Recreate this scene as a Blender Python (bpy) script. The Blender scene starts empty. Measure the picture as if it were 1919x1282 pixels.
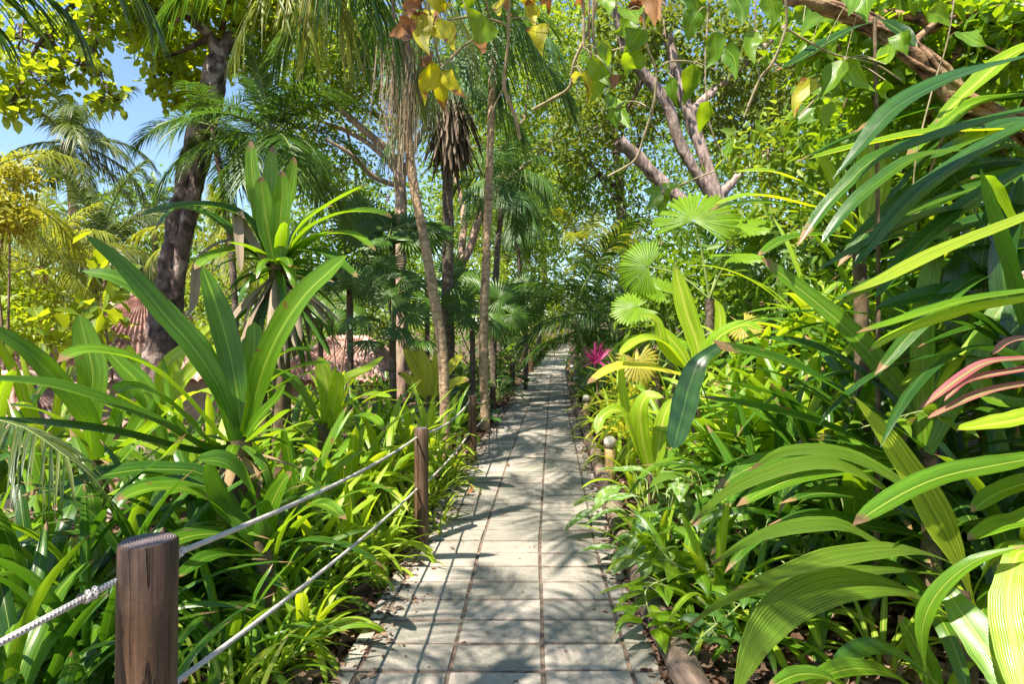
import bpy, math, random
import numpy as np

scene = bpy.context.scene
COL = scene.collection
R = math.radians

# ------------------------------------------------------------------ camera, sky, sun, exposure
F = 1200.0; HORIZON = 624.0; CAM_H = 1.5          # focal length and horizon in photo pixels (1919 wide)
cam_d = bpy.data.cameras.new('camera'); cam = bpy.data.objects.new('camera', cam_d); COL.objects.link(cam)
cam.location = (0, 0, CAM_H); cam.rotation_euler = (R(90), 0, 0)
cam_d.sensor_width = 36; cam_d.lens = 36 * F / 1919; cam_d.shift_y = -(641 - HORIZON) / 1919
cam_d.clip_start = 0.05; cam_d.clip_end = 2000
scene.camera = cam

SUN_EL = 57.0
SUN_DIR = np.array([-0.62, -0.78, 0.0])           # the sun stands behind the camera, to the left
SUN_DIR = SUN_DIR / np.linalg.norm(SUN_DIR) * math.cos(R(SUN_EL)); SUN_DIR[2] = math.sin(R(SUN_EL))
world = bpy.data.worlds.new('World'); scene.world = world; world.use_nodes = True
wn = world.node_tree.nodes; wl = world.node_tree.links
bg = wn['Background']; bg.inputs['Strength'].default_value = 0.095
sky = wn.new('ShaderNodeTexSky'); sky.sky_type = 'NISHITA'; sky.sun_disc = False
sky.sun_elevation = R(SUN_EL); sky.sun_rotation = math.atan2(SUN_DIR[0], SUN_DIR[1])
sky.air_density = 1.0; sky.dust_density = 0.3; sky.ozone_density = 3.0
wl.new(sky.outputs[0], bg.inputs['Color'])
sun_d = bpy.data.lights.new('sun', 'SUN'); sun = bpy.data.objects.new('sun', sun_d); COL.objects.link(sun)
sun_d.energy = 5.0; sun_d.angle = R(0.5); sun_d.color = (1.0, 0.91, 0.81)
d = SUN_DIR
sun.rotation_euler = (math.acos(d[2]), 0, math.atan2(d[1], d[0]) + math.pi / 2)
sun.location = (0, 0, 30)
scene.view_settings.view_transform = 'Standard'; scene.view_settings.look = 'None'
scene.view_settings.exposure = 1.5; scene.view_settings.gamma = 1
cy = scene.cycles
cy.max_bounces = 8; cy.diffuse_bounces = 3; cy.glossy_bounces = 2; cy.transmission_bounces = 6
cy.caustics_reflective = False; cy.caustics_refractive = False; cy.sample_clamp_indirect = 6.0

# ------------------------------------------------------------------ helpers
def rng(seed): return np.random.default_rng(seed)
def nrm(a):
    a = np.asarray(a, float)
    return a / np.maximum(np.linalg.norm(a, axis=-1, keepdims=True), 1e-9)
UP = np.array([0, 0, 1.0]); CAM = np.array([0, 0, CAM_H])
def P(px, py, Z): return np.array([(px - 960) / F * Z, Z, CAM_H - (py - HORIZON) / F * Z])   # photo point at a distance
def sstep(a, b, x):
    t = np.clip((np.asarray(x, float) - a) / (b - a), 0, 1); return t * t * (3 - 2 * t)

# path edges and terrain height (metres)
_py = np.array([-6, 0, 2.7, 4.5, 7.5, 12.3, 17, 23.7, 34, 45, 70])
_pl = np.array([-.80, -.80, -.78, -.72, -.56, -.20, .10, .62, 1.55, 2.55, 3.6])
_pr = np.array([.70, .66, .66, .72, .92, 1.20, 1.50, 1.98, 2.95, 4.1, 5.2])
def path_l(y): return np.interp(y, _py, _pl)
def path_r(y): return np.interp(y, _py, _pr)
def path_z(y): return 0.56 * sstep(20, 48, y) + 0.02 * np.maximum(np.asarray(y, float) - 48, 0)
def ground_z(x, y):
    x = np.asarray(x, float); y = np.asarray(y, float)
    dl = path_l(y) - x; dr = x - path_r(y)
    z = path_z(y) - 0.05
    z = z - 2.3 * sstep(3.2, 9.0, dl) * sstep(1.0, 5.0, y) + 1.6 * sstep(1.5, 12, dr)
    wob = 0.04 * np.sin(x * 2.1 + 1.3 * y) + 0.03 * np.sin(3.7 * x - 2.3 * y)
    return z + wob * (sstep(.25, 1.0, dl) + sstep(.25, 1.0, dr))
def G(px, Z, dz=0.0):
    x = (px - 960) / F * Z
    return np.array([x, Z, float(ground_z(x, Z)) + dz])

class MB:
    """collects quads and becomes ONE mesh object"""
    def __init__(s): s.v = []; s.f = []; s.uv = []; s.r = []; s.m = []; s.n = 0
    def add(s, v, f, uv=None, r=0.5, mi=0):
        v = np.asarray(v, float).reshape(-1, 3); f = np.asarray(f, np.int64).reshape(-1, 4)
        s.v.append(v); s.f.append(f + s.n); s.n += len(v)
        s.uv.append(np.zeros((len(v), 2)) if uv is None else np.asarray(uv, float))
        s.r.append(np.broadcast_to(np.asarray(r, float), (len(v),)))
        s.m.append(np.full(len(f), mi))
    def mesh(s, name, mats, origin=(0, 0, 0), smooth=True):
        v = np.concatenate(s.v) - np.asarray(origin, float); f = np.concatenate(s.f)
        uv = np.concatenate(s.uv); r = np.concatenate(s.r); m = np.concatenate(s.m)
        me = bpy.data.meshes.new(name)
        me.vertices.add(len(v)); me.vertices.foreach_set('co', v.ravel())
        me.loops.add(f.size); me.polygons.add(len(f))
        me.polygons.foreach_set('loop_start', np.arange(0, f.size, 4))
        me.loops.foreach_set('vertex_index', f.ravel())
        me.update(calc_edges=True)
        me.polygons.foreach_set('material_index', m); me.polygons.foreach_set('use_smooth', np.full(len(f), smooth))
        ul = me.uv_layers.new(name='UVMap'); ul.data.foreach_set('uv', uv[f.ravel()].ravel())
        a = me.attributes.new('rnd', 'FLOAT', 'POINT'); a.data.foreach_set('value', np.ascontiguousarray(r))
        me.validate()
        for x in (mats if isinstance(mats, (list, tuple)) else [mats]): me.materials.append(x)
        return me
    def build(s, name, mats, parent=None, origin=(0, 0, 0), smooth=True):
        # origin: world point that becomes the object's origin
        me = s.mesh(name, mats, origin, smooth)
        o = bpy.data.objects.new(name, me); COL.objects.link(o)
        if parent is not None:
            o.parent = parent; o.location = np.asarray(origin, float) - np.array(parent.location)
        else: o.location = origin
        return o

def tag(o, label, cat, group=None, kind=None):
    if label: o['label'] = label
    if cat: o['category'] = cat
    if group: o['group'] = group
    if kind: o['kind'] = kind
    return o
def thing(name, label, cat, loc, group=None):
    o = bpy.data.objects.new(name, None); COL.objects.link(o); o.location = loc
    o.empty_display_size = 0.1
    return tag(o, label, cat, group)
def place(name, me, parent, loc=(0, 0, 0), rot=(0, 0, 0), s=1.0):
    o = bpy.data.objects.new(name, me); COL.objects.link(o); o.parent = parent
    o.location = loc; o.rotation_euler = rot; o.scale = (s, s, s); return o

def spline(pts, n):
    p = np.asarray(pts, float)
    if len(p) == 2: return p[0] + (p[1] - p[0]) * np.linspace(0, 1, n)[:, None]
    q = np.vstack([2 * p[0] - p[1], p, 2 * p[-1] - p[-2]])
    seg = np.linalg.norm(np.diff(p, axis=0), axis=1); c = np.concatenate([[0], np.cumsum(seg)])
    out = []
    for t in np.linspace(0, c[-1], n):
        i = min(np.searchsorted(c, t, 'right') - 1, len(seg) - 1); u = (t - c[i]) / max(seg[i], 1e-9)
        a, b, cc, dd = q[i], q[i + 1], q[i + 2], q[i + 3]
        out.append(.5 * (2 * b + (cc - a) * u + (2 * a - 5 * b + 4 * cc - dd) * u * u + (3 * b - a - 3 * cc + dd) * u ** 3))
    return np.array(out)

def tube(mb, pts, rad, sides=10, n=None, bump=0.0, seed=0, r=0.5, mi=0, cap=False, vs=1.0):
    pts = np.asarray(pts, float); n = n or max(len(pts), 2)
    c = spline(pts, n)
    rr = np.interp(np.linspace(0, 1, n), np.linspace(0, 1, len(np.atleast_1d(rad))), np.atleast_1d(rad)) if np.ndim(rad) else np.full(n, rad)
    T = nrm(np.gradient(c, axis=0)); g = rng(seed)
    a0 = nrm(np.cross(T[0], [0.3, 0.9, 0.31]))
    ang = np.linspace(0, 2 * math.pi, sides + 1)
    V = []; L = np.concatenate([[0], np.cumsum(np.linalg.norm(np.diff(c, axis=0), axis=1))])
    for i in range(n):
        a0 = nrm(a0 - T[i] * np.dot(a0, T[i])); b0 = np.cross(T[i], a0)
        ns = 1 + bump * g.normal(size=sides) + bump * 2.2 * np.sin(ang[:-1] * 2 + i * .55 + 1.7 * math.sin(i * .31)) + bump * 1.5 * np.sin(ang[:-1] * 3 - i * .9); ns = np.append(ns, ns[0])
        V.append(c[i] + (np.cos(ang)[:, None] * a0 + np.sin(ang)[:, None] * b0) * (rr[i] * ns)[:, None])
    V = np.array(V).reshape(-1, 3); k = sides + 1
    i, j = np.meshgrid(np.arange(n - 1), np.arange(sides), indexing='ij'); a = (i * k + j).ravel()
    uv = np.stack(np.broadcast_arrays(np.linspace(0, 1, k)[None, :], (L * vs)[:, None]), -1).reshape(-1, 2)
    mb.add(V, np.stack([a, a + 1, a + k + 1, a + k], 1), uv, r, mi)
    if cap:
        for e, s_ in ((0, 1), (n - 1, -1)):
            ring = V[e * k:e * k + sides]; cen = ring.mean(0)
            for q in range(0, sides, 2):
                mb.add([cen, ring[q], ring[(q + 1) % sides], ring[(q + 2) % sides]], [[0, 1, 2, 3]], None, r, mi)

def wprof(t, kind):
    if kind == 'strap': w = (.62 + .38 * sstep(0, .35, t)) * np.sqrt(np.clip(1 - np.clip((t - .55) / .45, 0, 1) ** 1.8, 0, 1))
    elif kind == 'lance': w = (.10 + .90 * sstep(.05, .45, t)) * np.clip(1 - np.clip((t - .45) / .55, 0, 1) ** 1.9, 0, 1)
    elif kind == 'oval': w = (.45 + .55 * sstep(0, .5, t)) * np.sqrt(np.clip(1 - np.clip((t - .62) / .38, 0, 1) ** 2.4, 0, 1))
    elif kind == 'heart': w = np.sqrt(np.clip(sstep(-.02, .18, t), 0, 1)) * (1 - np.clip((t - .22) / .78, 0, 1) ** 1.35)
    elif kind == 'needle': w = (.7 + .3 * sstep(0, .2, t)) * (1 - t ** 2.2)
    else: w = np.ones_like(t)
    return np.maximum(w, .015)

def blade(mb, c, side, halfw, prof='strap', cup=.25, cols=4, r=.5, wave=0.0, seed=0, mi=0):
    """c: centre line (n,3); side: (n,3) unit vectors across the blade"""
    n = len(c); t = np.linspace(0, 1, n); T = nrm(np.gradient(c, axis=0))
    side = nrm(side - T * np.sum(side * T, 1, keepdims=True)); N = np.cross(side, T)
    g = rng(seed); w = halfw * wprof(t, prof)
    if cols >= 4: w = w * (1 + .05 * np.sin(t * g.uniform(9, 22) + g.uniform(0, 6)) + .02 * g.normal(size=n))
    u = np.linspace(-1, 1, cols + 1)
    ph = g.uniform(0, 6.28, 4)
    wv = wave * (np.sin(t * 9 + ph[0])[:, None] * np.maximum(u, 0) + np.sin(t * 11 + ph[1])[:, None] * np.maximum(-u, 0))
    V = c[:, None, :] + side[:, None, :] * (u[None, :] * w[:, None])[..., None] + \
        N[:, None, :] * ((cup * np.abs(u)[None, :] ** 1.6 + wv) * w[:, None])[..., None]
    k = cols + 1
    i, j = np.meshgrid(np.arange(n - 1), np.arange(cols), indexing='ij'); a = (i * k + j).ravel()
    uv = np.stack(np.broadcast_arrays(((u + 1) / 2)[None, :], t[:, None]), -1).reshape(-1, 2)
    mb.add(V.reshape(-1, 3), np.stack([a, a + 1, a + k + 1, a + k], 1), uv, r, mi)

def hero(mb, pts, Z0, Z1, w, face=(.75, .6), prof='strap', cup=.22, r=.5, twist=(0, 0), n=20, wave=.05, seed=1, mi=0, zc=0.0):
    """a leaf whose root, bends and tip stand where the photo shows them, between the distances Z0 and Z1"""
    p2 = spline(np.asarray(pts, float), n); t = np.linspace(0, 1, n)
    Z = Z0 + (Z1 - Z0) * t + zc * np.sin(math.pi * t)
    c = np.stack([P(a, b, z) for (a, b), z in zip(p2, Z)])
    T = nrm(np.gradient(c, axis=0)); v = nrm(CAM - c)
    h = nrm(face[0] * v + face[1] * UP)
    side = nrm(np.cross(T, h))
    tw = np.radians(np.linspace(twist[0], twist[1], n))[:, None]
    side = side * np.cos(tw) + np.cross(T, side) * np.sin(tw)
    app = np.sqrt(np.clip(1 - np.sum(side * v, 1) ** 2, .2, 1)).mean()
    blade(mb, c, side, w * .5 * Z / F / app, prof, cup, 6, r, wave, seed, mi)

def arch(base, az, el, L, bend, n=12, p=1.3):
    s = np.linspace(0, 1, n); e = el - bend * s ** p
    dirs = np.stack([np.cos(e) * math.cos(az), np.cos(e) * math.sin(az), np.sin(e)], 1)
    c = np.zeros((n, 3)); c[1:] = np.cumsum((dirs[1:] + dirs[:-1]) / 2, 0) * L / (n - 1)
    return np.asarray(base) + c

def rosette(mb, base, n, L, w, el=(80, 20), bend=(30, 110), prof='strap', cup=.3, cols=4, seed=0, seg=12, spread=.04, wave=.06, az0=None, azr=None, mi=0, hup=0.0):
    g = rng(seed)
    for i in range(n):
        f = i / max(n - 1, 1)
        az = i * 2.39996 + g.normal(0, .3) if azr is None else az0 + g.uniform(-azr, azr)
        e = R(el[0] + (el[1] - el[0]) * f + g.normal(0, 7)); b = R(bend[0] + (bend[1] - bend[0]) * f + g.normal(0, 14))
        l = L * g.uniform(.7, 1.12); 
        st = np.asarray(base) + np.array([math.cos(az), math.sin(az), 0]) * spread * g.uniform(.3, 1) + UP * hup * (1 - f)
        c = arch(st, az, e, l, b, seg)
        az2 = az + math.pi / 2 + g.normal(0, .25)
        side = np.array([math.cos(az2), math.sin(az2), g.normal(0, .15)])
        side = np.broadcast_to(side, c.shape)
        blade(mb, c, side, w * .5 * g.uniform(.75, 1.15), prof, cup, cols, g.uniform(), wave, int(g.integers(1e6)), mi)

def leaflets(mb, c, d, nv, L, W, fold=.12, droop=.12, r=None, mi=0, shape=(.30, .72, 1.0, .78)):
    """many small leaves at once: base c, direction d, surface normal nv"""
    c = np.asarray(c, float); m = len(c); d = nrm(d); s = nrm(np.cross(d, nv)); nn = np.cross(s, d)
    L = np.broadcast_to(np.asarray(L, float), (m,))[:, None]; W = np.broadcast_to(np.asarray(W, float), (m,))[:, None]
    a, b, wa, wb = shape
    p1 = c + d * L * a; p2 = c + d * L * b - nn * L * droop * .4; tip = c + d * L - nn * L * droop
    V = np.stack([c, p1 + s * W * .5 * wa + nn * W * fold, p2 + s * W * .5 * wb + nn * W * fold, tip,
                  p2 - s * W * .5 * wb + nn * W * fold, p1 - s * W * .5 * wa + nn * W * fold], 1).reshape(-1, 3)
    k = np.arange(m)[:, None] * 6
    f = np.concatenate([k + np.array([[0, 3, 2, 1]]), k + np.array([[0, 5, 4, 3]])], 0)
    uv = np.tile(np.array([[.5, 0], [1, a], [1, b], [.5, 1], [0, b], [0, a]]), (m, 1))
    rr = np.repeat(rng(m).uniform(size=m) if r is None else np.broadcast_to(r, (m,)), 6)
    mb.add(V, f, uv, rr, mi)

def crown(mb, blobs, size, seed=0, wl=.5, per=9, spray=None, down=.35, mi=0, upn=1.0):
    """blobs: (px,py,Z, rx px, ry px, rz m, clusters); leaves in little sprays"""
    g = rng(seed); spray = spray or size * 1.6
    for (px, py, Z, rx, ry, rz, k) in blobs:
        c0 = P(px, py, Z); u = nrm(g.normal(size=(k, 3))) * (g.uniform(.15, 1, (k, 1)) ** .45)
        cen = c0 + u * np.array([rx * Z / F, rz, ry * Z / F])
        c = np.repeat(cen, per, 0) + g.normal(0, spray * .55, (k * per, 3))
        out = nrm(np.repeat(u, per, 0) * .5 + g.normal(size=(k * per, 3)) - UP * down)
        nv = nrm(g.normal(0, .55, (k * per, 3)) + UP * upn)
        l = size * g.uniform(.6, 1.25, k * per)
        leaflets(mb, c, out, nv, l, l * wl * g.uniform(.8, 1.2, k * per), r=np.clip(np.repeat(g.uniform(0, .8, k), per) + g.uniform(0, .25, k * per), 0, 1), mi=mi)

def crown3(mb, c0, rad, k, size, seed=0, wl=.5, per=9, down=.35, mi=0):
    """the same round a point in metres"""
    g = rng(seed); u = nrm(g.normal(size=(k, 3))) * (g.uniform(.15, 1, (k, 1)) ** .45)
    cen = np.asarray(c0) + u * np.asarray(rad)
    c = np.repeat(cen, per, 0) + g.normal(0, size * .9, (k * per, 3))
    out = nrm(np.repeat(u, per, 0) * .6 + g.normal(size=(k * per, 3)) - UP * down)
    nv = nrm(g.normal(0, .55, (k * per, 3)) + UP); l = size * g.uniform(.6, 1.25, k * per)
    leaflets(mb, c, out, nv, l, l * wl * g.uniform(.8, 1.2, k * per), r=np.clip(np.repeat(g.uniform(0, .8, k), per) + g.uniform(0, .25, k * per), 0, 1), mi=mi)

def frond(mb, c, n=46, L=.55, W=.03, vee=25, droop=.9, seed=0, rach=.012, ang=(75, 25), hang=0.0, mi=(0, 1), start=.12, sides_up=None):
    """a feather frond along the 3-D rachis c: a rib and two rows of drooping leaflets"""
    c = spline(c, 24); g = rng(seed)
    tube(mb, c, [rach, rach * .8, rach * .25], 5, 14, mi=mi[1])
    T = nrm(np.gradient(c, axis=0))
    ts = np.linspace(start, .99, n)
    for sgn in (-1, 1):
        for t in ts:
            t = min(max(t + g.normal(0, .004), 0), 1)
            i = t * 23; k = min(int(i), 22); f = i - k
            p = c[k] * (1 - f) + c[k + 1] * f; tt = T[k]
            sv = np.cross(tt, UP); sv = nrm(sv) if np.linalg.norm(sv) > .05 else np.array([1., 0, 0])
            nn = np.cross(sv, tt)
            a = R(ang[0] + (ang[1] - ang[0]) * t + g.normal(0, 5)); ve = R(vee + g.normal(0, 8))
            d = tt * math.cos(a) + (sv * sgn * math.cos(ve) + nn * math.sin(ve)) * math.sin(a)
            d = nrm(d - UP * hang)
            l = L * (.45 + .75 * math.sin(math.pi * min(1, .12 + .82 * t)) ** .8) * g.uniform(.85, 1.1)
            s = np.linspace(0, 1, 5)[:, None]
            q = p + d * l * s - UP * (droop * l * s ** 2.2)
            q[1:] *= 1
            side = np.broadcast_to(nrm(np.cross(d, nn + .2 * g.normal(size=3))), q.shape)
            blade(mb, q, side, W * .5 * g.uniform(.8, 1.15), 'needle', .35, 2, g.uniform(), 0, 0, mi[0])

def fan(mb, nseg=26, rad=1.0, spanD=300, droop=.25, split=.58, pleat=.05, seed=0, mi=0, tip=.06):
    """a pleated fan blade in local space: hub at the origin, blade mainly along +Y, facing +Z"""
    g = rng(seed); half = R(spanD) / 2; da = 2 * half / nseg
    for i in range(nseg):
        a0 = -half + i * da; a1 = a0 + da; am = (a0 + a1) / 2
        rl = rad * (.80 + .20 * math.cos(am * .55)) * g.uniform(.93, 1.05)
        dr = droop * g.uniform(.8, 1.3)
        def pt(a, q, z): 
            return [math.sin(a) * q, math.cos(a) * q, z - dr * (q / rad) ** 2.2 * rad * .6 + .10 * rad * (1 - math.cos(a)) * (q / rad)]
        rows = []
        for q, sh in ((.04, 1), (.3, 1), (split, 1), ((split + 1) / 2, (1 + tip) / 2), (1.0, tip)):
            qq = q * rl; aa = da * .5 * sh; pz = pleat * qq
            rows.append([pt(am - aa, qq, -pz), pt(am, qq, pz * (.2 + .8 * sh)), pt(am + aa, qq, -pz)])
        V = np.array(rows).reshape(-1, 3); f = []
        for k in range(4):
            for j in range(2): f.append([k * 3 + j, k * 3 + j + 1, k * 3 + j + 4, k * 3 + j + 3])
        uv = [[j / 2, q] for q in (.04, .3, split, .8, 1) for j in range(3)]
        mb.add(V, f, uv, .3 + .4 * g.uniform(), mi)

# ------------------------------------------------------------------ materials
def newmat(name):
    m = bpy.data.materials.new(name); m.use_nodes = True
    nt = m.node_tree; nt.nodes.clear(); out = nt.nodes.new('ShaderNodeOutputMaterial')
    return m, nt, out
def N(nt, t, **kw):
    n = nt.nodes.new(t)
    for k, v in kw.items(): setattr(n, k, v)
    return n
def mixc(nt, fac, a, b, blend='MIX'):
    n = N(nt, 'ShaderNodeMix', data_type='RGBA', blend_type=blend)
    for sock, val in ((n.inputs[0], fac), (n.inputs[6], a), (n.inputs[7], b)):
        if hasattr(val, 'node'): nt.links.new(val, sock)
        else: sock.default_value = val if not isinstance(val, tuple) else (*val, 1) if len(val) == 3 else val
    return n.outputs[2]
def mth(nt, op, a, b=0.0, c=None, clamp=False):
    n = N(nt, 'ShaderNodeMath', operation=op, use_clamp=clamp)
    for i, v in enumerate((a, b) if c is None else (a, b, c)):
        if hasattr(v, 'node'): nt.links.new(v, n.inputs[i])
        else: n.inputs[i].default_value = v
    return n.outputs[0]
def smooth(nt, v, a, b):
    n = N(nt, 'ShaderNodeMapRange', interpolation_type='SMOOTHSTEP'); nt.links.new(v, n.inputs[0])
    n.inputs[1].default_value = a; n.inputs[2].default_value = b; return n.outputs[0]
def noise(nt, scale, detail=4, vec=None, rough=.55):
    n = N(nt, 'ShaderNodeTexNoise'); n.inputs['Scale'].default_value = scale; n.inputs['Detail'].default_value = detail
    n.inputs['Roughness'].default_value = rough
    if vec is not None: nt.links.new(vec, n.inputs['Vector'])
    return n.outputs['Fac']

def leaf_mat(name, dark, light, tr, trans=.45, rough=.38, rib=None, ribw=.06, nrib=0, bump=.15, brown=0.0, brownc=(.22, .09, .03), tipbrown=0.0, edge=None, varieg=None, spec=.5, streak=.75):
    green = lambda c: (c[0] * 1.32, c[1] * 1.12, c[2] * .55) if c and c[1] > c[0] and c[1] > c[2] * 1.5 else c
    dark, light, tr, rib = green(dark), green(light), green(tr), green(rib)
    m, nt, out = newmat(name); L = nt.links
    at = N(nt, 'ShaderNodeAttribute', attribute_name='rnd'); uv = N(nt, 'ShaderNodeUVMap'); sep = N(nt, 'ShaderNodeSeparateXYZ')
    L.new(uv.outputs[0], sep.inputs[0]); u, v = sep.outputs[0], sep.outputs[1]
    geo = N(nt, 'ShaderNodeTexCoord'); oi = N(nt, 'ShaderNodeObjectInfo')
    nz = noise(nt, 7, 3, geo.outputs['Object'])
    f = mth(nt, 'ADD', at.outputs['Fac'], mth(nt, 'MULTIPLY', mth(nt, 'SUBTRACT', nz, .5), .7))
    f = mth(nt, 'ADD', f, mth(nt, 'MULTIPLY', mth(nt, 'SUBTRACT', oi.outputs['Random'], .5), .35), clamp=True)
    col = mixc(nt, f, dark, light)
    tcol = mixc(nt, f, tuple(x * .75 for x in tr), tr)
    cu = mth(nt, 'ABSOLUTE', mth(nt, 'SUBTRACT', u, .5))
    if streak:
        cb = N(nt, 'ShaderNodeCombineXYZ'); L.new(mth(nt, 'ADD', mth(nt, 'MULTIPLY', u, 11.0), mth(nt, 'MULTIPLY', at.outputs['Fac'], 57.0)), cb.inputs[0])
        L.new(mth(nt, 'MULTIPLY', v, 1.6), cb.inputs[1]); L.new(mth(nt, 'MULTIPLY', at.outputs['Fac'], 31.0), cb.inputs[2])
        st = noise(nt, 1.0, 5, cb.outputs[0], .65); sm = smooth(nt, st, .28, .72)
        col = mixc(nt, streak, col, mixc(nt, sm, mixc(nt, 1.0, col, (.45, .5, .45), 'MULTIPLY'), mixc(nt, 1.0, col, (1.55, 1.45, 1.35), 'MULTIPLY')))
        tcol = mixc(nt, streak * .7, tcol, mixc(nt, sm, mixc(nt, 1.0, tcol, (.6, .65, .5), 'MULTIPLY'), mixc(nt, 1.0, tcol, (1.3, 1.25, 1.2), 'MULTIPLY')))
    if varieg:
        vm = N(nt, 'ShaderNodeTexNoise'); vm.inputs['Scale'].default_value = 26; vm.inputs['Detail'].default_value = 5
        L.new(geo.outputs['Object'], vm.inputs['Vector'])
        k = mth(nt, 'MULTIPLY', smooth(nt, vm.outputs['Fac'], .46, .60), smooth(nt, cu, .47, .2))
        col = mixc(nt, k, col, varieg); tcol = mixc(nt, k, tcol, varieg)
    if nrib:
        rb = mth(nt, 'SINE', mth(nt, 'MULTIPLY', u, nrib * 6.283))
        col = mixc(nt, mth(nt, 'MULTIPLY', smooth(nt, rb, .2, 1), .35), col, tuple(min(1, x * 1.7 + .01) for x in light))
    if rib:
        k = smooth(nt, cu, ribw, ribw * .35); col = mixc(nt, k, col, rib); tcol = mixc(nt, mth(nt, 'MULTIPLY', k, .8), tcol, rib)
    if edge:
        k = smooth(nt, cu, .44, .49); col = mixc(nt, k, col, edge)
    if brown > 0:
        b = noise(nt, 11, 5, geo.outputs['Object'])
        k = smooth(nt, mth(nt, 'ADD', b, mth(nt, 'MULTIPLY', cu, .25)), .78 - brown * .45, .86 - brown * .45)
        col = mixc(nt, k, col, brownc); tcol = mixc(nt, k, tcol, tuple(x * .9 for x in brownc))
    if tipbrown > 0:
        b = noise(nt, 30, 3, geo.outputs['Object'])
        k = smooth(nt, mth(nt, 'ADD', v, mth(nt, 'MULTIPLY', b, .12)), 1.08 - tipbrown * .3, 1.12 - tipbrown * .3)
        col = mixc(nt, k, col, (.30, .19, .09)); tcol = mixc(nt, k, tcol, (.25, .15, .06))
    pr = N(nt, 'ShaderNodeBsdfPrincipled'); L.new(col, pr.inputs['Base Color'])
    pr.inputs['Specular IOR Level'].default_value = spec
    rn = noise(nt, 15, 4, geo.outputs['Object'])
    L.new(mth(nt, 'ADD', mth(nt, 'MULTIPLY', rn, .3), rough - .15), pr.inputs['Roughness'])
    if bump:
        h = mth(nt, 'SINE', mth(nt, 'MULTIPLY', u, 6.283 * (nrib or 16)))
        h = mth(nt, 'ADD', mth(nt, 'MULTIPLY', h, 1.0 if nrib else .35), mth(nt, 'MULTIPLY', nz, 1.2))
        bp = N(nt, 'ShaderNodeBump'); bp.inputs['Strength'].default_value = bump; bp.inputs['Distance'].default_value = .01
        L.new(h, bp.inputs['Height']); L.new(bp.outputs[0], pr.inputs['Normal'])
    tl = N(nt, 'ShaderNodeBsdfTranslucent'); L.new(tcol, tl.inputs['Color'])
    mx = N(nt, 'ShaderNodeMixShader'); mx.inputs[0].default_value = trans
    L.new(pr.outputs[0], mx.inputs[1]); L.new(tl.outputs[0], mx.inputs[2]); L.new(mx.outputs[0], out.inputs[0])
    return m

def solid_mat(name, c1, c2, scale=8, rough=.8, bump=.4, c3=None, stretch=(1, 1, 1), detail=6, uvv=False, rings=0, spec=.3, dist=.02):
    m, nt, out = newmat(name); L = nt.links
    tc = N(nt, 'ShaderNodeTexCoord'); mp = N(nt, 'ShaderNodeMapping'); mp.inputs['Scale'].default_value = stretch
    L.new(tc.outputs['Object'], mp.inputs[0])
    a = noise(nt, scale, detail, mp.outputs[0]); at = N(nt, 'ShaderNodeAttribute', attribute_name='rnd')
    f = smooth(nt, a, .3, .7); col = mixc(nt, f, c1, c2)
    if c3:
        b = noise(nt, scale * .35, 4, tc.outputs['Object']); col = mixc(nt, smooth(nt, b, .52, .66), col, c3)
    col = mixc(nt, 1.0, col, mixc(nt, at.outputs['Fac'], (.72, .72, .72), (1.25, 1.25, 1.25)), 'MULTIPLY')
    h = a
    if rings:
        uv = N(nt, 'ShaderNodeUVMap'); sp = N(nt, 'ShaderNodeSeparateXYZ'); L.new(uv.outputs[0], sp.inputs[0])
        wv = mth(nt, 'ADD', mth(nt, 'MULTIPLY', sp.outputs[1], rings), mth(nt, 'MULTIPLY', a, .9))
        s = mth(nt, 'FRACT', wv); k = smooth(nt, s, .0, .18)
        col = mixc(nt, k, mixc(nt, .55, col, (.05, .035, .025)), col); h = mth(nt, 'ADD', mth(nt, 'MULTIPLY', s, 1.2), a)
    pr = N(nt, 'ShaderNodeBsdfPrincipled'); L.new(col, pr.inputs['Base Color']); pr.inputs['Roughness'].default_value = rough
    pr.inputs['Specular IOR Level'].default_value = spec
    if bump:
        bp = N(nt, 'ShaderNodeBump'); bp.inputs['Strength'].default_value = bump; bp.inputs['Distance'].default_value = dist
        L.new(h, bp.inputs['Height']); L.new(bp.outputs[0], pr.inputs['Normal'])
    L.new(pr.outputs[0], out.inputs[0]); return m

M = {}
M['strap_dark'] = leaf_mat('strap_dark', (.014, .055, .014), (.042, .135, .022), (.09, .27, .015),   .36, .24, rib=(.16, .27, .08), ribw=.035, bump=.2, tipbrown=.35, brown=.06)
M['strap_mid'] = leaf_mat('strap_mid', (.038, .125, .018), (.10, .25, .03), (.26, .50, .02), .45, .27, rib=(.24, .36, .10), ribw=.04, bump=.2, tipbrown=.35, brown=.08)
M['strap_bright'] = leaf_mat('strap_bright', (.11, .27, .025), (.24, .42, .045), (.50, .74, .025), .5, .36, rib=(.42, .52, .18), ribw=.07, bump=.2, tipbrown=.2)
M['strap_yellow'] = leaf_mat('strap_yellow', (.26, .38, .05), (.46, .50, .10), (.62, .72, .06), .5, .45, rib=(.5, .52, .2), ribw=.06, bump=.2, tipbrown=.45)
M['spider'] = leaf_mat('spider', (.12, .27, .03), (.24, .40, .06), (.42, .62, .04), .48, .45, rib=(.40, .48, .16), ribw=.12, bump=.1, tipbrown=.3)
M['brom'] = leaf_mat('brom', (.035, .12, .015), (.085, .22, .025), (.26, .50, .02), .45, .30, rib=(.22, .38, .07), ribw=.045, bump=.16, brown=.12, tipbrown=.1)
M['brom_dark'] = leaf_mat('brom_dark', (.03, .10, .022), (.07, .19, .035), (.16, .38, .02), .42, .3, rib=(.13, .27, .06), ribw=.04, bump=.16)
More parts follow.
